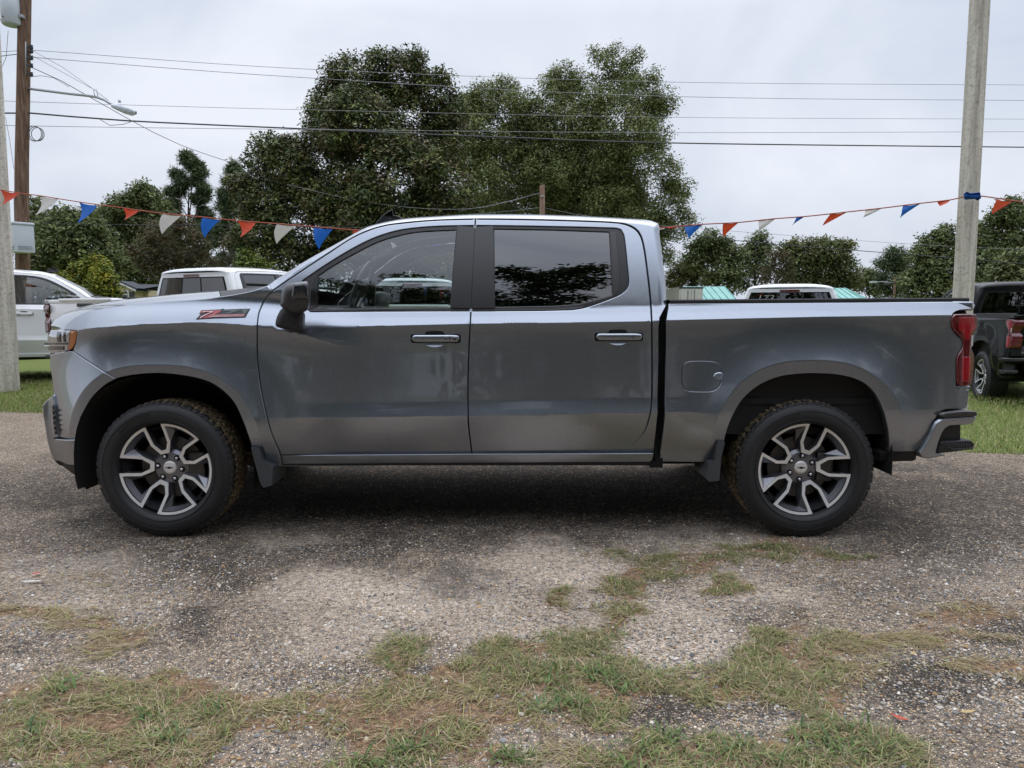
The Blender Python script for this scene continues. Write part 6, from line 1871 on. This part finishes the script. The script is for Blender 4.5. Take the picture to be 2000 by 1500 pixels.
MB().box(-w, w, 0, 9, .9, zt_, .02).build('trailer_body', M['dull'], trl, False)
for s in (-1, 1):
    d_ = MB().box(min(s * .03, s * (w - .1)), max(s * .03, s * (w - .1)), -.04, 0.0, 1.0, zt_ - .12, .005).build('rear_door', M['dull'], trl, False)
    mb = MB(); mb.tube([(s * .2, -.06, 1.0), (s * .2, -.06, zt_ - .15)], .018, 6); mb.build('lock_rod', M['cable'], d_)
MB().box(-w - .02, w + .02, -.03, .02, zt_ - .08, zt_ + .02).build('top_rail', M['cable'], trl, False)
for s in (-1, 1):
    V, F = lathe([(0, -.12), (.4, -.12), (.45, 0), (.4, .12), (0, .12)], 20); Vr = V[:, [1, 0, 2]]
    obj('wheel', Vr + [s * (w - .2), 2.0, .45], F, M['rubber'], trl)
# far street lamp
fl = unp(1745, 600, 75); fl[2] = 0
fs = empty('street_light', tuple(fl)); tag(fs, 'tiny far street light over the right-hand teal roof', 'street light')
za = unp(1745, 553, 75)[2]
obj('pole_shaft', *tube([(0, 0, 0), (0, 0, za + .6)], .12, 8), M['wood'], fs)
obj('arm', *tube([(0, 0, za), (-1.2, 0, za + .15), (-2.0, 0, za + .1)], .05, 6), M['galv'], fs)
obj('lamp_head', *bbox(-2.6, -1.9, -.15, .15, za, za + .16, .05), M['lightgrey'], fs)

# ================================================================== OTHER PICKUPS
def copy_tree(o, parent, swap, skip=()):
    c = o.copy(); link(c)
    c.parent = parent
    if o.data and o.data.materials:
        m0 = o.data.materials[0]
        if m0 in swap:
            c.material_slots[0].link = 'OBJECT'; c.material_slots[0].material = swap[m0]
    for ch in list(o.children):
        if ch.name.split('.')[0] in skip: continue
        copy_tree(ch, c, swap, skip)
    return c
PICKUP_KIDS = list(truck.children)
def pickup_copy(loc, rz, paint, label, group, skip=('badge_back', 'badge_letter', 'badge_outline', 'badge_number', 'badge_bar'), rims=None):
    r = empty('pickup_truck', loc, rz)
    tag(r, label, 'pickup truck', group)
    sw = {M['paint']: M[paint], M['mud']: M['rubber']}
    for ch in PICKUP_KIDS:
        if ch.name.split('.')[0] in skip: continue
        copy_tree(ch, r, sw, skip)
    return r
def head(deg): return R(-(90 - deg))       # heading: degrees left of straight away
XREAR = xg - ROOT[0]
def place_rear(px_, Y, hd, side=0.0):
    """root position so that the tailgate point (side * half width) sits at px_, distance Y"""
    th = head(hd)
    lx_, ly_ = XREAR, side * .98
    wx = lx_ * math.cos(th) - ly_ * math.sin(th); wy = lx_ * math.sin(th) + ly_ * math.cos(th)
    p = unp(px_, 620, Y)
    x, y = p[0] - wx, Y - wy
    return (x, y, float(lawn_z(np.array(x), np.array(y)))), th
G = 'white pickups on the lawn'
def place(px_, Y, hd, lx_, ly_, dz=0.0):
    th = head(hd)
    wx = lx_ * math.cos(th) - ly_ * math.sin(th); wy = lx_ * math.sin(th) + ly_ * math.cos(th)
    x, y = unp(px_, 600, Y)[0] - wx, Y - wy
    return (x, y, float(lawn_z(np.array(x), np.array(y))) + dz), th
XCAB = sB[0][0] - ROOT[0]
loc, th = place_rear(86, 10.4, -27, -1)
w2 = pickup_copy((loc[0], loc[1], loc[2] + .04), th, 'white', 'white pickup seen from its rear corner just beyond the grey hood', G)
loc, th = place(806, 13.5, 8, XCAB, 0); w3 = pickup_copy(loc, th, 'white', 'white pickup seen through the driver window of the grey truck', G)
loc, th = place(1541, 14.0, -20, XCAB, 0); w4 = pickup_copy(loc, th, 'white', 'white pickup over the grey truck bed with numbers chalked on its back window', G)
xm_ = unp(580, 580, YS)[0] - ROOT[0]
loc, th = place(150, 12.5, -60, xm_, .95, -.015)
w1 = pickup_copy(loc, th, 'white', 'white pickup seen side-on behind the left concrete pole', G)
loc, th = place_rear(1974, 10.3, -15, -1)
bk = pickup_copy(loc, th, 'black_paint', 'black pickup on the lawn at the right edge behind the tail light', None)
# chalked number on the rear window
cu = bpy.data.curves.new('window_number', 'FONT'); cu.body = '173'; cu.size = .22; cu.extrude = .001; cu.shear = .25
to = bpy.data.objects.new('tmp', cu); COL.objects.link(to)
dg = bpy.context.evaluated_depsgraph_get(); dg.update()
me = bpy.data.meshes.new_from_object(to.evaluated_get(dg)); bpy.data.objects.remove(to)
me.materials.append(mat('chalk', (.55, .55, .52), .9))
co = np.empty(len(me.vertices) * 3); me.vertices.foreach_get('co', co); co = co.reshape(-1, 3)
zn = zt - .16
tl_ = np.array([[xback(zn + y * .8) - ROOT[0] + .045, -.62 + x, zn + y * .8] for x, y, z in co])
me.vertices.foreach_set('co', tl_.astype(np.float32).ravel()); me.update()
nb_ = bpy.data.objects.new('window_number', me); link(nb_)
cbk = [c for c in w4.children if c.name.split('.')[0] == 'cab_back'][0]
nb_.parent = cbk
